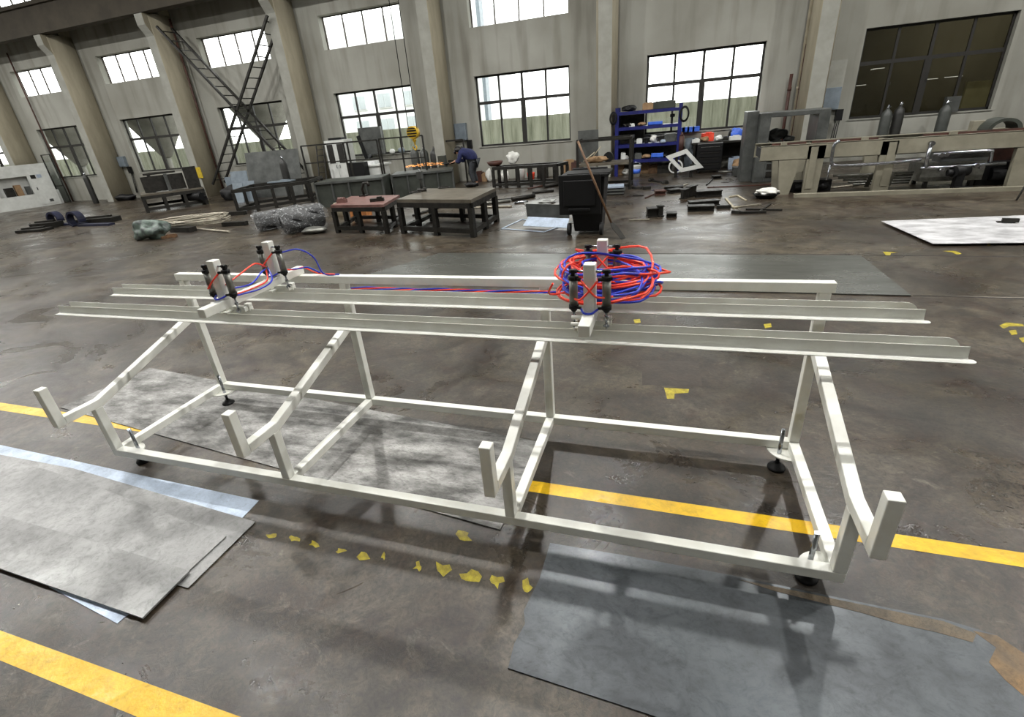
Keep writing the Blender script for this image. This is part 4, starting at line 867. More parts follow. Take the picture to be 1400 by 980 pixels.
MB().blob((wx - .01, wy, hz_ + .05), (.24, .21, .2), 5, .08).blob((wx + .12, wy, hz_ + .1), (.1, .1, .1), 6, .1, 2).build('hair', 'hair', wk)
MB().blob((wx - .12, wy, hz_ - .02), (.06, .14, .12), 9, .05, 2).build('face_mask', 'hair', wk)
for s in (-1, 1): MB().rbox((wx + .36, wy + s * .12, .045), (.26, .09, .09)).build('shoe', 'black', wk)
one(MB().cyl((wx - .42, wy - .05, .72), (wx - .16, wy - .05, .75), .03).cyl((wx - .46, wy - .05, .69), (wx - .44, wy - .05, .75), .055), 'angle_grinder', 'black', 'angle grinder in the hands of the worker', 'tool')
sm = MB(); rs = random.Random(4); 
for i in range(120):
    t_ = rs.random() ** .7; a0_ = Vector((wx - .48 - 1.3 * t_, wy - .05 + rs.uniform(-.2, .2) * (t_ + .1), .70 + rs.uniform(0, .1) * (1 - abs(t_ - .4)))); sm.cyl(a0_, a0_ + Vector((-.05, rs.uniform(-.01, .01), rs.uniform(-.012, .02))), .0025, 4)
tag(sm.build('sparks', 'sparks'), 'stream of orange sparks flying left from the grinder over the dark tank', 'sparks', kind='stuff')
# ---- low frame bench
ft('low_frame_bench', 'low black welded frame bench in front of the middle window', 'bench', G(676, 257.5), G(762, 254), G(776, 250), .6, top=False, nf=4, ns=1, t=.08)
p = PY(13.1, 676, 232); 
one(MB().lathe((p.x, 13.2, .6), [(.14, 0), (.2, .04), (.25, .13), (.24, .13), (.18, .04), (.1, .02)], 18), 'steel_bowl', 'rust', 'dark red-brown bowl on the left end of the low frame bench', 'bowl')
one(MB().blob((p.x + .5, 13.45, .78), (.34, .12, .34), 4, .35), 'plastic_bag', 'bag', 'white plastic bag on the left end of the low frame bench', 'bag')
# ---- clutter along the wall
cl = [(662, 232, .26, .24, 'carton', 'carton', 'small carton left of the white bags near the worker'), (668, 234, .22, .42, 'bag', 'bag', 'white bag left of the low frame bench, tallest'), (690, 241, .3, .34, 'bag', 'bag', 'white bag seen between the bars of the low frame bench, left'), (655, 242, .3, .3, 'rust', 'box', 'dark red box against the wall right of the worker'), (712, 240, .3, .4, 'cabwhite', 'tub', 'white tub seen through the low frame bench'), (726, 239, .25, .22, 'orange', 'bottle', 'reddish item seen through the low frame bench'), (742, 238, .3, .36, 'steel_dark', 'box', 'dark box behind the low frame bench'),
      (778, 234, .36, .5, 'carton', 'carton', 'brown carton right of the low frame bench'), (788, 233, .3, .46, 'rust', 'box', 'dark red-brown box behind the tall frame stand'), (832, 230, .36, .3, 'carton', 'carton', 'carton under the shelf of the tall frame stand, left'), (846, 229, .34, .32, 'carton', 'carton', 'carton under the shelf of the tall frame stand, middle'), (856, 229, .24, .2, 'bag', 'bag', 'white bag beside the cartons under the tall frame stand'),
      (881, 231, .34, .24, 'carton', 'carton', 'brown carton under the blue rack, left one'), (893, 231, .26, .22, 'wood', 'box', 'brown box under the blue rack, middle one'), (908, 231, .4, .22, 'steel_dark', 'box', 'dark heap under the blue rack, right side'), (1003, 226, .3, .3, 'galv', 'box', 'pale box on the floor under the bench right of the drawer cabinet')]
for i, (u, v, w_, h_, mt, nm, lb) in enumerate(cl):
    yy = 14.75 - .1 * (i % 3); p = PY(yy, u, v)
    if nm == 'bag': m = MB().blob((p.x, yy, h_ * .45), (w_, .26, h_), i, .25)
    elif nm in ('tub', 'bottle'): m = MB().lathe((p.x, yy, 0), [(w_ * .4, 0), (w_ * .5, h_ * .8), (w_ * .52, h_)], 16)
    else:
        m = MB().rbox((p.x, yy, h_ / 2), (w_, .26, h_), .1 * (i % 3 - 1)).rbox((p.x + .03, yy - .02, h_ + .02), (w_ * .6, .2, .03), .2)
    one(m, {'bag': 'plastic_bag', 'carton': 'carton', 'box': 'storage_box', 'tub': 'plastic_tub', 'bottle': 'plastic_bottle'}[nm], mt, lb, nm, 'clutter along the back wall')
p = PY(13.95, 869, 230); bk = thing('bucket', 'white plastic bucket with a blue label left of the blue rack foot', 'bucket', (p.x, 13.95, 0))
MB().lathe((p.x, 13.95, 0), [(.12, 0), (.15, .3), (.16, .32)], 20).build('pail', 'cabwhite', bk); MB().cyl((p.x, 13.94, .1), (p.x, 13.94, .22), .137, 20, .147).build('blue_label', 'bluebright', bk); MB().tube([(p.x + .16 * cos(a), 13.95, .3 + .1 * sin(a)) for a in [pi * k / 8 for k in range(9)]], .006, 6).build('handle', 'chrome', bk)
# ---- bin and shovel
bb = G(795, 321); bn = thing('wheeled_bin', 'black wheeled rubbish bin standing behind the fixture', 'bin', (bb.x, bb.y + .3, 0))
bxl, bxr = -.58, .02; y0 = 6.6; yb_ = 7.2
m = MB(); lo = [(bxl + .12, y0 + .06), (bxr - .03, y0 + .06), (bxr - .03, yb_ - .1), (bxl + .12, yb_ - .1)]; hi = [(bxl, y0), (bxr + .03, y0), (bxr + .03, yb_), (bxl, yb_)]
A_ = [m.b.verts.new((x, y, .05)) for x, y in lo]; B_ = [m.b.verts.new((x, y, .93)) for x, y in hi]
m.b.faces.new(A_[::-1]); m.b.faces.new(B_)
for i in range(4): m.b.faces.new((A_[i], A_[(i + 1) % 4], B_[(i + 1) % 4], B_[i]))
m.build('bin_body', 'black', bn, bevel=.02)
m = MB(); m.box((bxl - .08, y0 - .05, .93), (bxr + .09, yb_ + .03, .975)); m.cyl((bxl, yb_ + .06, .99), (bxr, yb_ + .06, .99), .02, 10); m.build('bin_rim', 'black', bn, bevel=.01)
# lid hanging open over the side facing the camera
lidm = MB().box((bxl - .1, y0 - .1, .36), (bxr - .02, y0 - .05, .985)).box((bxl - .02, y0 - .125, .50), (bxr - .1, y0 - .1, .9)).box((bxl + .06, y0 - .145, .42), (bxr - .18, y0 - .1, .47)).build('hanging_lid', 'black', bn, bevel=.018)
MB().box((bxl + .02, y0 + .03, .95), (bxr + .1, y0 + .6, .985)).build('lid_edge', 'black', bn)
for s in (bxl + .06, bxr + .0): MB().cyl((s - .05, y0 + .04, .1), (s + .0, y0 + .04, .1), .1, 20).build('wheel', 'rubber', bn)
sa = PY(6.45, 790, 193); sb = G(838, 312); sh = thing('shovel', 'long-handled shovel leaning on the black bin', 'shovel', (sb.x, sb.y, 0))
sb = PY(6.45, 836, 304); sc = G(852, 327)
MB().cyl((sa.x, 6.45, sa.z), (sb.x, 6.42, max(sb.z, .1)), .017, 10).build('handle', 'wood', sh)
a_ = Vector((sb.x, 6.42, max(sb.z, .1))); c_ = Vector((sc.x, sc.y, .01)); dd_ = (c_ - a_); n_ = Vector((dd_.y, -dd_.x, 0)).normalized() * .07
MB().prism([a_ - n_ * .4, a_ + n_ * .4, a_ + dd_ * .25 + n_, c_ + n_ * .8, c_ - n_ * .8, a_ + dd_ * .25 - n_], (0, 0, .008)).build('blade', 'steel_dark', sh)
# floor frame, tray and gaskets left of the bin
P = [G(686, 313), G(744, 317.5), G(772, 308), G(714, 300)]; cc = sum(P, Vector()) / 4; m = MB()
for a_, b_ in zip(P, P[1:] + P[:1]): m.beam(a_ + Vector((0, 0, .006)), b_ + Vector((0, 0, .006)), .035, .01)
one(m, 'flat_frame', 'galv', 'thin pale rectangular frame lying flat on the floor left of the black bin', 'frame')
a_, b_ = G(716, 308, .02), G(776, 311, .02); trp = thing('sheet_metal_tray', 'bent sheet metal tray with a bright flange left of the black bin', 'tray', ((a_ + b_) / 2).xy.to_3d())
n_ = Vector((0, 1, 0)); MB().prism([a_ + Vector((0, -.05, .0)), b_ + Vector((0, -.05, .0)), b_ + Vector((0, .18, .12)), a_ + Vector((0.05, .18, .12))], (0, 0, .006)).build('bright_flange', 'galv', trp)
MB().prism([a_ + Vector((.02, .2, .12)), b_ + Vector((0, .2, .12)), b_ + Vector((0, .22, .36)), a_ + Vector((.0, .22, .36))], (0, .01, 0)).build('dark_side', 'machgrey', trp); MB().prism([a_ + Vector((.02, .2, 0)), b_ + Vector((0, .2, 0)), b_ + Vector((0, .55, .0)), a_ + Vector((.0, .55, .0))], (0, 0, .008)).build('tray_floor', 'machgrey', trp)
for i, (u, v) in enumerate([(744, 283.5), (748, 277)]):
    c = G(u, v); m = MB(); 
    for a in range(24):
        t0, t1 = 2 * pi * a / 24, 2 * pi * (a + 1) / 24; o_ = lambda t_, r1, r2: Vector((c.x + r1 * cos(t_), c.y + r2 * sin(t_), .02 + i * .02))
        sq = lambda t_: 1 / max(abs(cos(t_)), abs(sin(t_)))
        m.prism([o_(t0, .1, .1), o_(t1, .1, .1), o_(t1, .24 * sq(t1) * .75, .24 * sq(t1) * .75), o_(t0, .24 * sq(t0) * .75, .24 * sq(t0) * .75)], (0, 0, .012))
    one(m, 'flange_plate', 'alu', ['grey flange plate with a round hole, the nearer one left of the bin', 'grey flange plate with a round hole, the further one left of the bin'][i], 'flange', 'flange plates')
c = G(733, 280); one(MB().rbox((c.x, c.y, .01), (.5, .9, .02), .4), 'plate_offcut', 'alu', 'flat grey plate offcut beside the flange plates', 'offcut')
for i, (ua, ub, r, mt, lb) in enumerate([((700, 275), (731, 270), .05, 'steel_dark', 'thick black bar on the floor in front of the low frame bench'), ((703, 279), (722, 277), .03, 'chrome', 'short bright tube next to the thick black bar'), ((722, 259), (756, 252), .02, 'rust', 'red rod lying in front of the low frame bench'), ((728, 265), (757, 262), .03, 'steel_dark', 'black bar near the red rod'), ((745, 257), (775, 252), .05, 'steel_dark', 'dark square bar by the right end of the low frame bench'), ((645, 285), (700, 283), .02, 'wire', 'thin pale rod running towards the flange plates'), ((660, 275), (700, 272), .012, 'black', 'thin black hose running from the big table to the black bar')]):
    a, b = G(*ua), G(*ub); one(MB().cyl((a.x, a.y, r), (b.x, b.y, r), r, 10), 'metal_bar', mt, lb, 'bar', 'bars on the floor')
# ---- tall frame stand with shelf right of bin
fx = thing('frame_stand', 'tall black steel frame stand with a shelf behind the black bin', 'stand', (-.6, 11.8, 0))
xl_, xr_ = G(790, 262).x, G(861, 258).x; yy = 11.55; y2 = 12.3; zt = 1.2
for x in (xl_, xr_):
    for y_ in (yy, y2): MB().beam((x, y_, 0), (x, y_, zt), .06).build('leg', 'steel_dark', fx)
for z_ in (zt, .1):
    m = MB(); m.beam((xl_, yy, z_), (xr_, yy, z_), .06).beam((xl_, y2, z_), (xr_, y2, z_), .06).beam((xl_, yy, z_), (xl_, y2, z_), .06).beam((xr_, yy, z_), (xr_, y2, z_), .06)

    m.build('ring_frame', 'steel_dark', fx)
MB().box((xl_, yy, .6), (xr_, y2, .65)).build('shelf', 'tabletop', fx)
p = PY(12.3, 797, 205); one(MB().box((p.x - .1, 12.15, .651), (p.x + .42, 12.2, 1.42)), 'dark_panel', 'machgrey', 'dark rectangular panel standing at the left of the frame stand shelf', 'panel')
p = PY(12, 815, 218); one(MB().blob((p.x, 11.9, .72), (.5, .3, .16), 5, .35), 'scrap_heap', 'carton', 'heap of brown scraps on the shelf of the frame stand', 'scraps'); one(MB().cyl((p.x - .1, 11.9, .76), (p.x + .12, 12, 1.02), .012).cyl((p.x - .3, 11.8, .7), (p.x - .02, 11.9, .9), .015), 'bent_strip', 'pipe', 'bent pale strips sticking up from the scraps on the frame stand', 'strip')
p = PY(12, 832, 217); one(MB().cyl((p.x, 11.9, .76), (p.x, 12.05, .76), .12, 18), 'round_lid', 'black', 'black round lid on the shelf of the frame stand', 'lid')
for i, (u, v) in enumerate([(833, 268), (834, 264), (832, 260)]):
    c = G(u, 266); one(MB().rbox((c.x, c.y + .1, .04 + i * .07), (.7, .45, .035), .05 * i), 'steel_tray', 'machgrey' if i < 2 else 'galv', ['lowest', 'middle', 'topmost'][i] + ' of the dark trays stacked right of the bin', 'tray', 'trays stacked right of the bin')
# ---- blue rack
ry_ = 14.25; R0, R1 = PY(ry_, 843, 200).x, PY(ry_, 927.5, 200).x
rk = thing('storage_rack', 'blue steel storage rack full of small parts below the window', 'rack', ((R0 + R1) / 2, ry_ + .2, 0)); zl = PY(ry_, 843, 148).z; zr = PY(ry_, 929, 141).z
for x, z_ in ((R0, zl), (R1, zr)):
    for y_ in (ry_, ry_ + .5): MB().box((x - .05, y_ - .03, 0), (x + .05, y_ + .03, z_)).build('post', 'bluepaint', rk)
shz = []
for (u0, v0, u1, v1) in ((847, 154, 926, 150), (847, 176, 926, 171), (847, 200, 926, 195.5), (844, 221, 920, 217.5)):
    z_ = (PY(ry_, u0, v0).z + PY(ry_, u1, v1).z) / 2; shz.append(z_ + .04); MB().box((R0, ry_ - .02, z_ - .05), (R1, ry_ + .5, z_ + .035)).build('shelf', 'bluepaint', rk)
mid = PY(ry_, 879, 180).x; MB().box((R0 + .05, ry_ + .48, shz[1]), (mid, ry_ + .5, shz[0] - .1)).box((R0 + .05, ry_ + .48, shz[2]), (mid, ry_ + .5, shz[1] - .1)).box((R0 + .05, ry_ + .48, shz[3]), (R1 - .05, ry_ + .5, shz[2] - .1)).build('back_panel', 'steel_dark', rk)
items = [(0, 858, .42, .16, 'black', 'tool bag', 'black tool bag on top of the blue rack, left'), (0, 884, .3, .17, 'carton', 'box', 'beige box on top of the blue rack, middle'), (0, 906, .6, .18, 'tank', 'case', 'grey-green case on top of the blue rack, right'), (1, 857, .3, .1, 'steel_dark', 'parts', 'dark parts on the second shelf of the blue rack, far left'), (1, 863, .16, .07, 'cabwhite', 'box', 'small white box on the second shelf of the blue rack'), (1, 876, .22, .1, 'carton', 'parts', 'brown parts on the second shelf of the blue rack'), (1, 895, .4, .09, 'bluebright', 'tray', 'blue tray on the second shelf of the blue rack'), (1, 918, .12, .26, 'black', 'drill', 'upright black drill on the second shelf of the blue rack, right'),
         (2, 867, .22, .1, 'machgrey', 'parts', 'grey parts on the third shelf of the blue rack, left'), (2, 874, .16, .12, 'cabwhite', 'box', 'white box on the third shelf of the blue rack, left of the bag'), (2, 884, .22, .16, 'black', 'tool', 'black tool on the third shelf of the blue rack'), (2, 894, .2, .22, 'bag', 'bag', 'white bag on the third shelf of the blue rack'), (2, 905, .3, .18, 'steel_dark', 'tool', 'dark tool on the third shelf of the blue rack, right of the bag'), (2, 917, .34, .2, 'machgrey', 'case', 'grey case on the third shelf of the blue rack, right end'), (2, 907, .14, .06, 'galv', 'box', 'flat pale box at the front of the third shelf of the blue rack'),
         (3, 852, .14, .2, 'cabwhite', 'box', 'white box on the lowest shelf of the blue rack, left'), (3, 857, .1, .12, 'bag', 'bag', 'small white bag on the lowest shelf of the blue rack'), (3, 873, .2, .16, 'machgrey', 'box', 'grey box on the lowest shelf of the blue rack'), (3, 884, .3, .12, 'carton', 'parts', 'brown parts on the lowest shelf of the blue rack'), (3, 900, .34, .14, 'bluebright', 'tray', 'bright blue tray on the lowest shelf of the blue rack'), (3, 910, .2, .1, 'steel_dark', 'parts', 'dark parts on the lowest shelf of the blue rack, right')]
for i, (s, u, w_, h_, mt, nm, lb) in enumerate(items):
    x = PY(ry_, u, 180).x; z_ = shz[s] - .004
    yy = ry_ + .2 if i != 14 else ry_ + .04
    if nm in ('bag', 'tool bag', 'parts'): m = MB().blob((x, yy, z_ + h_ * .5), (w_, .26, h_), i, .28, 3)
    elif nm in ('drill', 'tool'): m = MB().rbox((x, yy, z_ + h_ / 2), (w_ * .4, .12, h_)).rbox((x, yy - .02, z_ + h_ * .8), (w_, .1, h_ * .3), .2).cyl((x - w_ * .5, yy, z_ + h_ * .75), (x + w_ * .5, yy, z_ + h_ * .75), h_ * .12, 10)
    elif nm == 'tray': m = MB().box((x - w_ / 2, yy - .12, z_), (x + w_ / 2, yy + .12, z_ + h_ * .3)).box((x - w_ / 2, yy - .12, z_), (x + w_ / 2, yy - .1, z_ + h_)).box((x - w_ / 2, yy - .1, z_), (x - w_ / 2 + .02, yy + .12, z_ + h_)).box((x + w_ / 2 - .02, yy - .1, z_), (x + w_ / 2, yy + .12, z_ + h_))
    else: m = MB().rbox((x, yy, z_ + h_ / 2), (w_, .22, h_), .06).rbox((x, yy, z_ + h_ + .008), (w_ * .8, .18, .016), .06)
    one(m, {'tool bag': 'tool_bag', 'box': 'small_box', 'case': 'tool_case', 'parts': 'metal_parts', 'tray': 'parts_tray', 'drill': 'power_drill', 'tool': 'hand_tool', 'bag': 'plastic_bag'}[nm], mt, lb, nm, 'things on the blue rack', bevel=.01)
for i, (x, z_, r, lb) in enumerate([(R0 - .1, shz[0] - .15, .17, 'black cable loop hanging on the left post of the blue rack'), (R1 + .1, zr - .28, .2, 'black cable loop hanging on the right post of the blue rack')]):
    m = MB()
    for k in range(3): m.tube([(x + (r - .02 * k) * .6 * cos(a), ry_ - .05 - .012 * k, z_ + (r - .02 * k) * sin(a)) for a in [2 * pi * j / 20 for j in range(20)]], .012, 6, True)
    one(m, 'cable_loop', 'black', lb, 'cable', 'cable loops on the blue rack')
p = PY(ry_, 932, 196); one(MB().cyl((R1 + .07, ry_ + .0, p.z - .25), (R1 + .07, ry_ + .0, p.z + .2), .07, 14).lathe((R1 + .07, ry_, p.z + .2), [(.07, 0), (.03, .06), (.02, .1)], 12), 'fire_extinguisher', 'rust', 'dark red extinguisher on the right side of the blue rack', 'extinguisher')
# ---- wall bench with black drawer cabinet
by_ = 14.35; x0_, x1_ = PY(by_, 945, 205).x, PY(by_, 1052, 200).x; zt = PY(by_, 985, 193).z
wbn = thing('wall_bench', 'dark workbench under the bright right window', 'bench', ((x0_ + x1_) / 2, by_ + .3, 0))
MB().box((x0_, by_, zt - .05), (x1_, by_ + .7, zt)).build('bench_top', 'steel_dark', wbn)
for x in (x0_ + .05, x1_ - .1): MB().box((x, by_ + .02, 0), (x + .06, by_ + .08, zt - .05)).build('leg', 'steel_dark', wbn)
MB().box((x0_ + .1, by_ + .6, .3), (x1_, by_ + .63, zt - .05)).build('back_sheet', 'steel_dark', wbn)
dx0, dx1 = PY(by_ - .35, 953, 215).x, PY(by_ - .35, 987, 215).x; dc = thing('tool_cabinet', 'black roller tool cabinet with drawers in front of the bench', 'cabinet', ((dx0 + dx1) / 2, by_ - .2, 0)); zc = zt - .02
MB().box((dx0, by_ - .35, .08), (dx1, by_ - .02, zc)).build('body', 'black', dc)
for i in range(4):
    z_ = .12 + i * (zc - .16) / 4; dw = MB().box((dx0 + .03, by_ - .37, z_), (dx1 - .03, by_ - .35, z_ + (zc - .16) / 4 - .02)).build('drawer', 'black', dc); MB().box((dx0 + .08, by_ - .385, z_ + .1), (dx1 - .08, by_ - .37, z_ + .12)).build('handle', 'chrome' if i == 3 else 'steel_dark', dw)
for x in (dx0 + .06, dx1 - .06): MB().cyl((x - .02, by_ - .3, .045), (x + .02, by_ - .3, .045), .045, 12).build('caster', 'rubber', dc)
its = [(951, .2, .08, 'cabwhite', 'white box at the left end of the wall bench'), (963, .24, .14, 'carton', 'brown box on the wall bench above the drawers'), (967, .3, .22, 'orange', 'orange-red case on the wall bench'), (981, .22, .14, 'cabwhite', 'white roll on the wall bench'), (990, .18, .08, 'steel_dark', 'dark tool on the wall bench beside the white roll'), (998, .1, .26, 'black', 'upright black tool on the wall bench'), (1004, .3, .1, 'cabwhite', 'white tray on the wall bench'), (1007, .34, .3, 'bluebright', 'bright blue case on the wall bench'), (1013, .4, .12, 'bluebright', 'flat blue box on the wall bench'), (1024, .34, .2, 'orange', 'red-orange bundle at the right end of the wall bench'), (1020, .18, .16, 'black', 'black item between the blue and the red bundle on the wall bench'), (1031, .2, .26, 'orange', 'orange-red item beside the grey machine frame')]
for i, (u, w_, h_, mt, lb) in enumerate(its):
    p = PY(by_ + .2, u, 195); yy = by_ + .15 + .12 * (i % 3)
    m = MB().rbox((p.x, yy, zt + h_ / 2), (w_, .18, h_), .15 * (i % 3)).rbox((p.x + .02, yy, zt + h_ + .012), (w_ * .5, .1, .024), .3) if i % 2 == 0 else MB().blob((p.x, yy, zt + h_ / 2), (w_, .2, h_), i, .3, 3)
    one(m, 'bench_item', mt, lb, 'object', 'things on the wall bench')
for i, u in enumerate((931, 937, 944, 951)):
    p = PY(15.0, u, 187); one(MB().box((p.x - .1, 14.98, ZS), (p.x + .09, 15.12, ZS + .13)).box((p.x - .1, 14.95, ZS), (p.x + .09, 14.98, ZS + .07)), 'parts_bin', 'bluebright', ['leftmost', 'second', 'third', 'rightmost'][i] + ' of the blue parts bins on the sill right of the blue rack', 'bin', 'blue parts bins on the sill')
p = PY(14.6, 950, 205); one(MB().rbox((p.x - .12, 14.9, .45), (.3, .05, .9), .0), 'side_board', 'boxgrey', 'pale board beside the black tool cabinet', 'board')
p = PY(14.3, 1013, 222); one(MB().blob((p.x + .1, 14.15, .16), (.7, .35, .32), 7, .25), 'sack', 'carton', 'brown sack on the floor under the wall bench', 'sack')
# white frame leaning
yy = 13.3; P = [PY(yy, *q) for q in ((910, 214), (939, 203.5), (962, 229), (931, 235.5))]; cc = sum(P, Vector()) / 4
whf = thing('window_frame_panel', 'tilted white square frame panel leaning in front of the blue rack', 'frame', (cc.x, yy, 0))
m = MB(); Q = [cc + (p - cc) * .62 for p in P]
for i in range(4): m.prism([P[i], P[(i + 1) % 4], Q[(i + 1) % 4], Q[i]], (0, .05, 0))
m.build('frame', 'cabwhite', whf); MB().box((P[0].x + .25, yy + .05, 0), (P[0].x + .33, yy + .1, P[0].z)).box((P[2].x - .35, yy + .05, 0), (P[2].x - .27, yy + .1, P[2].z + .1)).build('prop', 'steel_dark', whf)
c = G(923, 238.5); one(MB().tube([(c.x + .18 * cos(a), c.y + .1, .2 + .17 * sin(a)) for a in [2 * pi * k / 20 for k in range(20)]], .022, 8, True), 'hose_ring', 'cabwhite', 'white ring of hose on the floor below the tilted white frame', 'hose')
# ---- scattered dark profiles on the floor
sc_ = [((884, 297), (898, 296), .16, 'channel block, leftmost near the bright floor patch'), ((899, 297), (905, 296), .2, 'upright block beside the leftmost channel'), ((911, 297), (925, 296.5), .08, 'flat bar right of the small upright block'), ((895, 267), (909, 266), .1, 'small rusty block near the thin cross bars'), ((908, 261), (934, 260), .1, 'long dark channel behind the profile pile'), ((914, 265), (930, 263), .09, 'knobbly dark fitting in front of the long channel'), ((932, 273), (940, 270), .2, 'upright dark bracket at the left of the profile pile'), ((940, 270), (950, 267), .22, 'second upright bracket at the left of the profile pile'),
       ((951, 270), (986, 268), .13, 'top rear profile of the pile'), ((941, 283), (982, 280), .1, 'middle profile of the pile'), ((940, 289), (976, 288), .1, 'front lowest profile of the pile'), ((980, 286), (999, 285), .06, 'flat bar sticking out right of the pile'), ((1001, 292), (1012, 293), .05, 'short bar left of the thin bars'), ((1010, 293), (1048, 292), .04, 'thin bar in front of the conveyor leg'), ((1020, 288), (1070, 289), .03, 'second thin bar in front of the conveyor leg'), ((864, 258.5), (877, 259), .05, 'small bar right of the frame stand'), ((879, 260), (889, 259), .07, 'small block right of the frame stand'), ((889, 248), (911, 252), .04, 'thin dumbbell-shaped shaft on the floor'), ((882, 272), (893, 267), .025, 'thin rod left of the rusty block'), ((966, 254), (974, 246), .03, 'bent dark arm on the floor behind the pile'), ((974, 245), (985, 244), .08, 'dark clamp on the floor behind the pile')]
for i, (ua, ub, t_, lb) in enumerate(sc_):
    a, b = G(*ua), G(*ub); a = Vector((a.x, a.y + .05, t_ / 2 + .001)); b = Vector((b.x, b.y + .05, t_ / 2 + .001)); m = MB()
    if t_ >= .08:
        w_ = .22 if t_ < .18 else .12
        m.beam(a - Vector((0, 0, t_ / 2 - .01)), b - Vector((0, 0, t_ / 2 - .01)), w_, .02); m.beam(a + Vector((0, 0, t_ / 2 - .01)), b + Vector((0, 0, t_ / 2 - .01)), w_, .02); m.beam(a, b, w_ * .5, t_ - .04)
    else: m.beam(a, b, t_ * 1.2, t_)
    if 'dumbbell' in lb: m.cyl(a, a + (b - a) * .12, .07, 12).cyl(b - (b - a) * .12, b, .07, 12)
    one(m, 'steel_profile', 'rust' if 'rusty' in lb else 'steel_dark', 'dark steel ' + lb, 'profile', 'steel profiles scattered on the floor')
for i, (P_, mt, lb) in enumerate([([(992, 272), (1003, 285), (1012, 283)], 'pipe', 'pale bent flat bar right of the profile pile, left one'), ([(997, 270), (1008, 268), (1020, 275)], 'pipe', 'pale bent flat bar right of the profile pile, right one'), ([(1003, 284), (1040, 280)], 'wire', 'long pale thin bar right of the profile pile'), ([(967, 257), (1080, 252)], 'rust', 'long thin rod on the floor in front of the grey machine frame'), ([(1036, 292), (1053, 280)], 'steel_dark', 'short leaning rod near the conveyor leg'), ([(860, 302), (888, 301)], 'wire', 'pale strip left of the leftmost channel block'), ([(865, 268), (880, 268)], 'steel_dark', 'thin bar in front of the trays'), ([(914, 262), (940, 252)], 'wire', 'thin bright wire behind the long dark channel')]):
    m = MB(); Q = [G(*q) + Vector((0, 0, .015)) for q in P_]
    for a, b in zip(Q, Q[1:]): m.beam(a, b, .035, .02)
    one(m, 'thin_bar', mt, lb, 'bar', 'thin bars on the floor')
a, b = G(982, 239), G(1001, 239); shf = thing('shaft', 'bright shaft with a dark square block near the grey machine frame', 'shaft', ((a + b) / 2)); MB().cyl((a.x, a.y, .08), (b.x, b.y, .08), .028, 12).build('rod', 'alu', shf); MB().box((b.x, b.y - .15, 0), (b.x + .55, b.y + .15, .2)).build('block', 'machgrey', shf)
c = G(1048, 272); ft_ = thing('foil_tray', 'shallow black tray holding crumpled foil at the conveyor leg', 'tray', (c.x, c.y, 0)); MB().lathe((c.x, c.y + .15, 0), [(.16, 0), (.24, .08), (.25, .08)], 20).build('tray', 'black', ft_); MB().blob((c.x, c.y + .15, .12), (.4, .36, .12), 3, .35, 4).build('foil', 'bag', ft_)
# ---- grey machine frame
gf = thing('box_machine', 'large grey steel box frame standing behind the left end of the conveyor', 'machine', (3.6, 12.2, 0)); fy = 11.75; xa, xb_ = PY(fy, 1035, 200).x, PY(fy, 1128, 200).x; zt = PY(fy, 1043, 158).z
dz = PY(fy, 1130, 145).z; zt = (zt + dz) / 2
gm = MB().box((xa, fy, 0), (xa + .22, fy + .9, zt)).box((xb_ - .22, fy, 0), (xb_, fy + .9, zt)).box((xa + .22, fy, zt - .1), (xb_ - .22, fy + .9, zt)).box((xa + .22, fy, 0), (xb_ - .22, fy + .9, .62)); gm.build('box_frame', 'machgrey', gf, bevel=.01)
MB().box((xa - .25, fy + .25, 0), (xa - .002, fy + .9, zt + .05)).build('side_cover', 'machgrey', gf, bevel=.01)
for k in range(3): MB().box((xa + .26, fy - .012, .12 + k * .17), (xb_ - .26, fy, .24 + k * .17)).build('front_panel', 'steel_dark', gf)
MB().box((xa + .25, fy + .3, .62), (xb_ - .25, fy + .6, .80)).build('inner_bed', 'black', gf)
p = PY(fy + .3, 1069, 173); one(MB().blob((p.x, fy + .75, .98), (.42, .3, .28), 9, .3).cyl((p.x + .15, fy + .7, .9), (p.x + .36, fy + .7, .85), .07).box((p.x - .1, fy + .6, .62), (p.x + .1, fy + .85, .86)), 'cutting_head', 'machgrey', 'grey mechanical head inside the machine frame opening', 'machine')
p = PY(14.6, 1096, 180); gas(p.x, 14.6, 1.5, .13, 'grey gas cylinder by the wall seen through the machine frame')
p = PY(14.5, 1080, 150)
for i, (u, r, mt, z1, lb) in enumerate([(1103, .07, 'pipe', ZH, 'thick cream downpipe on the wall left of the dark window, right one'), (1093, .045, 'pipe', ZH, 'thin cream downpipe on the wall left of the dark window, left one'), (1096, .06, 'rust', 2.95, 'dark red pipe on the wall left of the dark window'), (1076, .04, 'rust', 2.3, 'short dark bar leaning on the wall right of the bright window')]):
    p = PY(15.0, u, 110 if i < 3 else 140); one(MB().cyl((p.x, 15.0 - .02 * i, 0), (p.x, 15.0 - .02 * i, z1), r, 14).cyl((p.x, 15.0 - .02 * i, 1.9), (p.x, 15.0 - .02 * i, 1.98), r * 1.25, 14), 'wall_pipe', mt, lb, 'pipe', 'pipes on the back wall')
p = PY(14.2, 268, 120); one(MB().cyl((PY(14.9, 236, 40).x, 14.9, 0), (PY(14.9, 236, 40).x, 14.9, 6.1), .035, 10), 'rusty_downpipe', 'rust', 'rusty thin downpipe beside the third column', 'pipe')
p = PY(14.9, 40, 160); one(MB().cyl((p.x + .15, 15.05, 0), (p.x + .15, 15.05, 6.1), .03, 10), 'rusty_downpipe', 'rust', 'rusty thin downpipe beside the first column at the left edge', 'pipe')
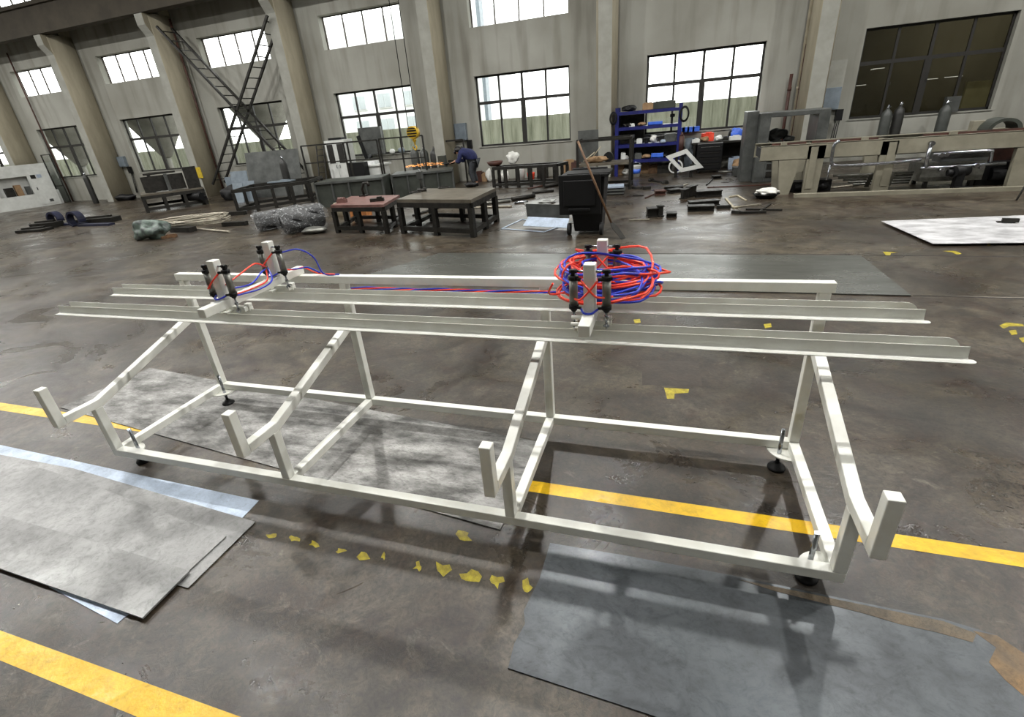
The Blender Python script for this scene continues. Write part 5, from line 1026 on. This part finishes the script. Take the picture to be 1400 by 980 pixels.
# ---- conveyor
cv = thing('conveyor', 'long beige steel conveyor beam on legs along the right side', 'conveyor', (6, 10.3, 0)); cy0, cy1 = 9.95, 10.85
xa = PY(cy0, 1040, 210).x; xe = 12.5; zt, zb = .94, .66
MB().box((xa, cy0, zb), (xe, cy0 + .012, zt)).box((xa, cy0, zt - .012), (xe, cy0 + .1, zt)).box((xa, cy0, zb), (xe, cy0 + .1, zb + .012)).build('front_channel', 'conv', cv)
MB().box((xa, cy1 - .012, zb), (xe, cy1, zt)).box((xa, cy1 - .1, zt - .012), (xe, cy1, zt)).build('rear_channel', 'conv', cv)
MB().box((xa + .02, cy0 + .1, zb + .05), (xa + .05, cy1 - .1, zt - .05)).build('end_plate', 'rubber', cv)
for i in range(14):
    x = xa + .4 + i * .68
    if x < xe: MB().cyl((x, cy0 + .02, zt - .09), (x, cy1 - .02, zt - .09), .05, 12).build('roller', 'chrome', cv)
    if i % 2 == 0: MB().box((x - .05, cy0 + .0, zt), (x + .05, cy0 + .08, zt + .06)).build('bearing_block', 'conv', cv)
MB().box((xa + .9, cy0 + .1, zt + .0), (xa + 2.0, cy0 + .14, zt + .035)).box((xa + 2.7, cy0 + .1, zt), (xa + 5.6, cy0 + .14, zt + .035)).box((xa + .2, cy0 + .1, zt), (xa + .8, cy0 + .14, zt + .035)).build('red_guide_strip', 'rust', cv)
def leg(x, w0, w1, y0=None, zt_=.66, taper=True):
    P = [(x - w0 / 2, zt_), (x + w0 / 2, zt_), (x + w0 / 2, zt_ - .25), (x + w1 / 2, 0), (x - w1 / 2, 0), (x - w1 / 2, 0)] if taper else [(x - w0 / 2, zt_), (x + w0 / 2, zt_), (x + w1 / 2, 0), (x - w1 / 2, 0)]
    P = [P[i] for i in range(len(P)) if i == 0 or P[i] != P[i - 1]]
    for yy in (cy0 + .0, cy1 - .1): MB().prism([(a, yy, b) for a, b in P], (0, .1, 0)).build('leg', 'conv', cv)
gx = [PY(cy0, 1066, 260).x, PY(cy0, 1108, 255).x, PY(cy0, 1205, 250).x, PY(cy0, 1393, 240).x]
leg(gx[0] + .08, .34, .18); leg(gx[1], .3, .26, taper=False, zt_=.9); leg(gx[2], .26, .26, taper=False, zt_=.9); leg(gx[3] + .05, .4, .36, taper=False); leg(9.6, .3, .26, taper=False)
MB().box((gx[1] - .1, cy0 - .02, .1), (gx[1] + .02, cy0, .88)).build('leg_stiffener', 'conv', cv); MB().box((gx[2] - .02, cy0 - .02, .1), (gx[2] + .1, cy0, .88)).build('leg_stiffener', 'conv', cv)
# pipework on the front
m = MB(); P = lambda u, v: PY(cy0 - .08, u, v)
m.tube(spline([P(1148, 192), P(1141, 198), P(1138, 210), P(1137, 221), P(1143, 226), P(1180, 225), P(1222, 222), P(1259, 218)], 6), .03, 10); m.build('bright_pipe', 'chrome', cv)
m = MB(); m.tube([P(1135, 226), P(1132, 238), P(1130, 246)], .02, 8).tube([P(1273, 198), P(1268, 215), P(1265, 230)], .035, 8).tube(spline([P(1276, 211), P(1300, 209), P(1352, 206), P(1356, 210), P(1354, 222)], 5), .025, 8).tube([P(1258, 230), P(1300, 228), P(1375, 223)], .028, 8)
for u, v in ((1274, 196), (1286, 212), (1293, 211), (1287, 232), (1334, 226), (1341, 228)): q = P(u, v); m.cyl((q.x, q.y - .05, q.z), (q.x, q.y + .05, q.z), .04, 10)
m.build('valve_pipework', 'chrome', cv)
# things below the conveyor
wt = thing('water_tank', 'grey rectangular tank under the conveyor with pipe fittings', 'tank', (5.9, 10.3, 0)); a_, b_ = PY(cy0 + .15, 1258, 240), PY(cy0 + .15, 1345, 235)
MB().box((a_.x, cy0 + .15, .12), (b_.x, cy1 - .15, .46)).build('tank_body', 'alu', wt); MB().box((a_.x + .25, cy0 + .14, .46), (b_.x, cy0 + .5, .64)).build('upper_box', 'machgrey', wt)
for x in (a_.x + .1, b_.x - .15):
    for yy in (cy0 + .2, cy1 - .2): MB().box((x, yy - .03, 0), (x + .06, yy + .03, .12)).build('foot', 'steel_dark', wt)
p = PY(cy0 - .02, 1311, 233); one(MB().cyl((p.x - .12, cy0 - .12, p.z), (p.x + .12, cy0 - .02, p.z), .1, 18).cyl((p.x - .2, cy0 - .1, p.z - .02), (p.x - .1, cy0 - .1, p.z - .02), .06).box((p.x - .06, cy0 - .15, 0.0), (p.x + .06, cy0 - .02, p.z)), 'pump_motor', 'black', 'black pump motor in front of the grey tank under the conveyor', 'motor')
for i in range(5):
    a_, b_ = PY(cy0 + .25, 1140, 232 + i * 4), PY(cy0 + .25, 1250, 226 + i * 4.4); z_ = .30 - i * .055
    one(MB().cyl((a_.x + .1 * i, cy0 + .2 + .06 * i, z_), (b_.x, cy0 + .2 + .06 * i, z_), .022, 10).box((a_.x + .6, cy0 + .18 + .06 * i, max(z_ - .06, 0)), (a_.x + .68, cy0 + .22 + .06 * i, z_)).box((b_.x - .4, cy0 + .18 + .06 * i, max(z_ - .06, 0)), (b_.x - .3, cy0 + .22 + .06 * i, z_)), 'stored_tube', 'alu', 'steel tube stored under the conveyor, %s from the top' % ['first', 'second', 'third', 'fourth', 'lowest'][i], 'tube', 'tubes stored under the conveyor')
for i, (u, w_, h_, lb) in enumerate([(1094, .38, .2, 'black box under the left part of the conveyor, left of the second leg'), (1122, .34, .22, 'black box under the left part of the conveyor, right of the second leg'), (1365, .8, .4, 'black machine under the right end of the conveyor')]):
    p = PY(cy0 + .35, u, 250); one(MB().rbox((p.x, cy0 + .4, h_ / 2), (w_, .3, h_)).cyl((p.x - w_ * .3, cy0 + .22, h_ / 2), (p.x + w_ * .3, cy0 + .22, h_ / 2), h_ * .3, 14), 'gear_motor', 'black', lb, 'motor', 'black units under the conveyor')
p = PY(cy0 + .4, 1372, 210); one(MB().box((p.x - .5, cy0 + .5, .1), (p.x + .5, cy0 + .7, .62)), 'brown_box', 'rust', 'brown box under the right end of the conveyor', 'box')
a_, b_ = G(1135, 258), G(1174, 254); one(MB().cyl((a_.x, a_.y, .02), (b_.x, b_.y, .02), .02, 8), 'thin_rod', 'wire', 'pale thin rod on the floor under the left part of the conveyor', 'rod')
a_, b_ = G(1302, 259), G(1358, 261); one(MB().beam((a_.x, a_.y, .03), (b_.x, b_.y, .03), .1, .05), 'black_bar', 'black', 'flat black bar on the floor in front of the conveyor', 'bar')
a_, b_ = PY(8.6, 1388, 278), PY(8.6, 1401, 260); one(MB().cyl((a_.x, 8.6, max(a_.z, .0)), (b_.x + .2, 8.9, b_.z + .3), .014, 8), 'leaning_rod', 'steel_dark', 'thin dark rod slanting up at the right edge of the photo', 'rod')
a_, b_ = G(1085, 270), G(1400, 260); one(MB().beam((a_.x, a_.y + .0, .035), (b_.x, b_.y, .035), .1, .07), 'floor_rail', 'conv', 'long beige rail lying on the floor along the front of the conveyor', 'rail')
# cylinders and guard behind the conveyor
for i, (u, v, r, y_, mt, lb) in enumerate([(1213, 143, .12, 14.4, 'cyl', 'grey gas cylinder left of the pair under the dark window'), (1229, 139, .12, 14.5, 'cyldark', 'dark gas cylinder right of the pair under the dark window'), (1291, 137, .13, 14.6, 'cyl', 'single grey gas cylinder under the middle of the dark window')]):
    p = PY(y_, u, v); q = PY(y_, u - 6, 180); gas(q.x, y_, p.z, r, lb, mt)
p = PY(14.8, 1309, 145); one(MB().box((p.x - .15, 15.08, 1.061), (p.x + .15, 15.22, 1.42)).box((p.x - .13, 15.07, 1.1), (p.x + .13, 15.08, 1.39)), 'control_panel', 'machgrey', 'dark grey square panel standing on the sill of the dark window', 'panel')
q = PY(10.3, 1368, 168); cg = MB(); 
for i in range(16):
    a0_, a1_ = pi * (1.02 - i * 1.0 / 16), pi * (1.02 - (i + 1) * 1.0 / 16); f_ = lambda a, r: Vector((q.x + r * 1.25 * cos(a), 10.1, zt + .01 + r * max(sin(a), 0)))
    cg.prism([f_(a0_, .15), f_(a1_, .15), f_(a1_, .2), f_(a0_, .2)], (0, .4, 0))
one(cg, 'curved_guard', 'tank', 'dark curved guard lying on the right part of the conveyor', 'guard')
q = PY(10.6, 1335, 172); one(MB().box((q.x - .12, 10.45, zt), (q.x + .12, 10.6, zt + .17)), 'small_box', 'conv', 'small grey-beige box on the conveyor left of the curved guard', 'box')
c = PY(9.0, 1395, 150)
#ENDBG
scene.view_settings.view_transform = 'Standard'; scene.view_settings.look = 'None'; scene.view_settings.gamma = 1; scene.view_settings.use_curve_mapping = False
scene.view_settings.exposure = 0.0
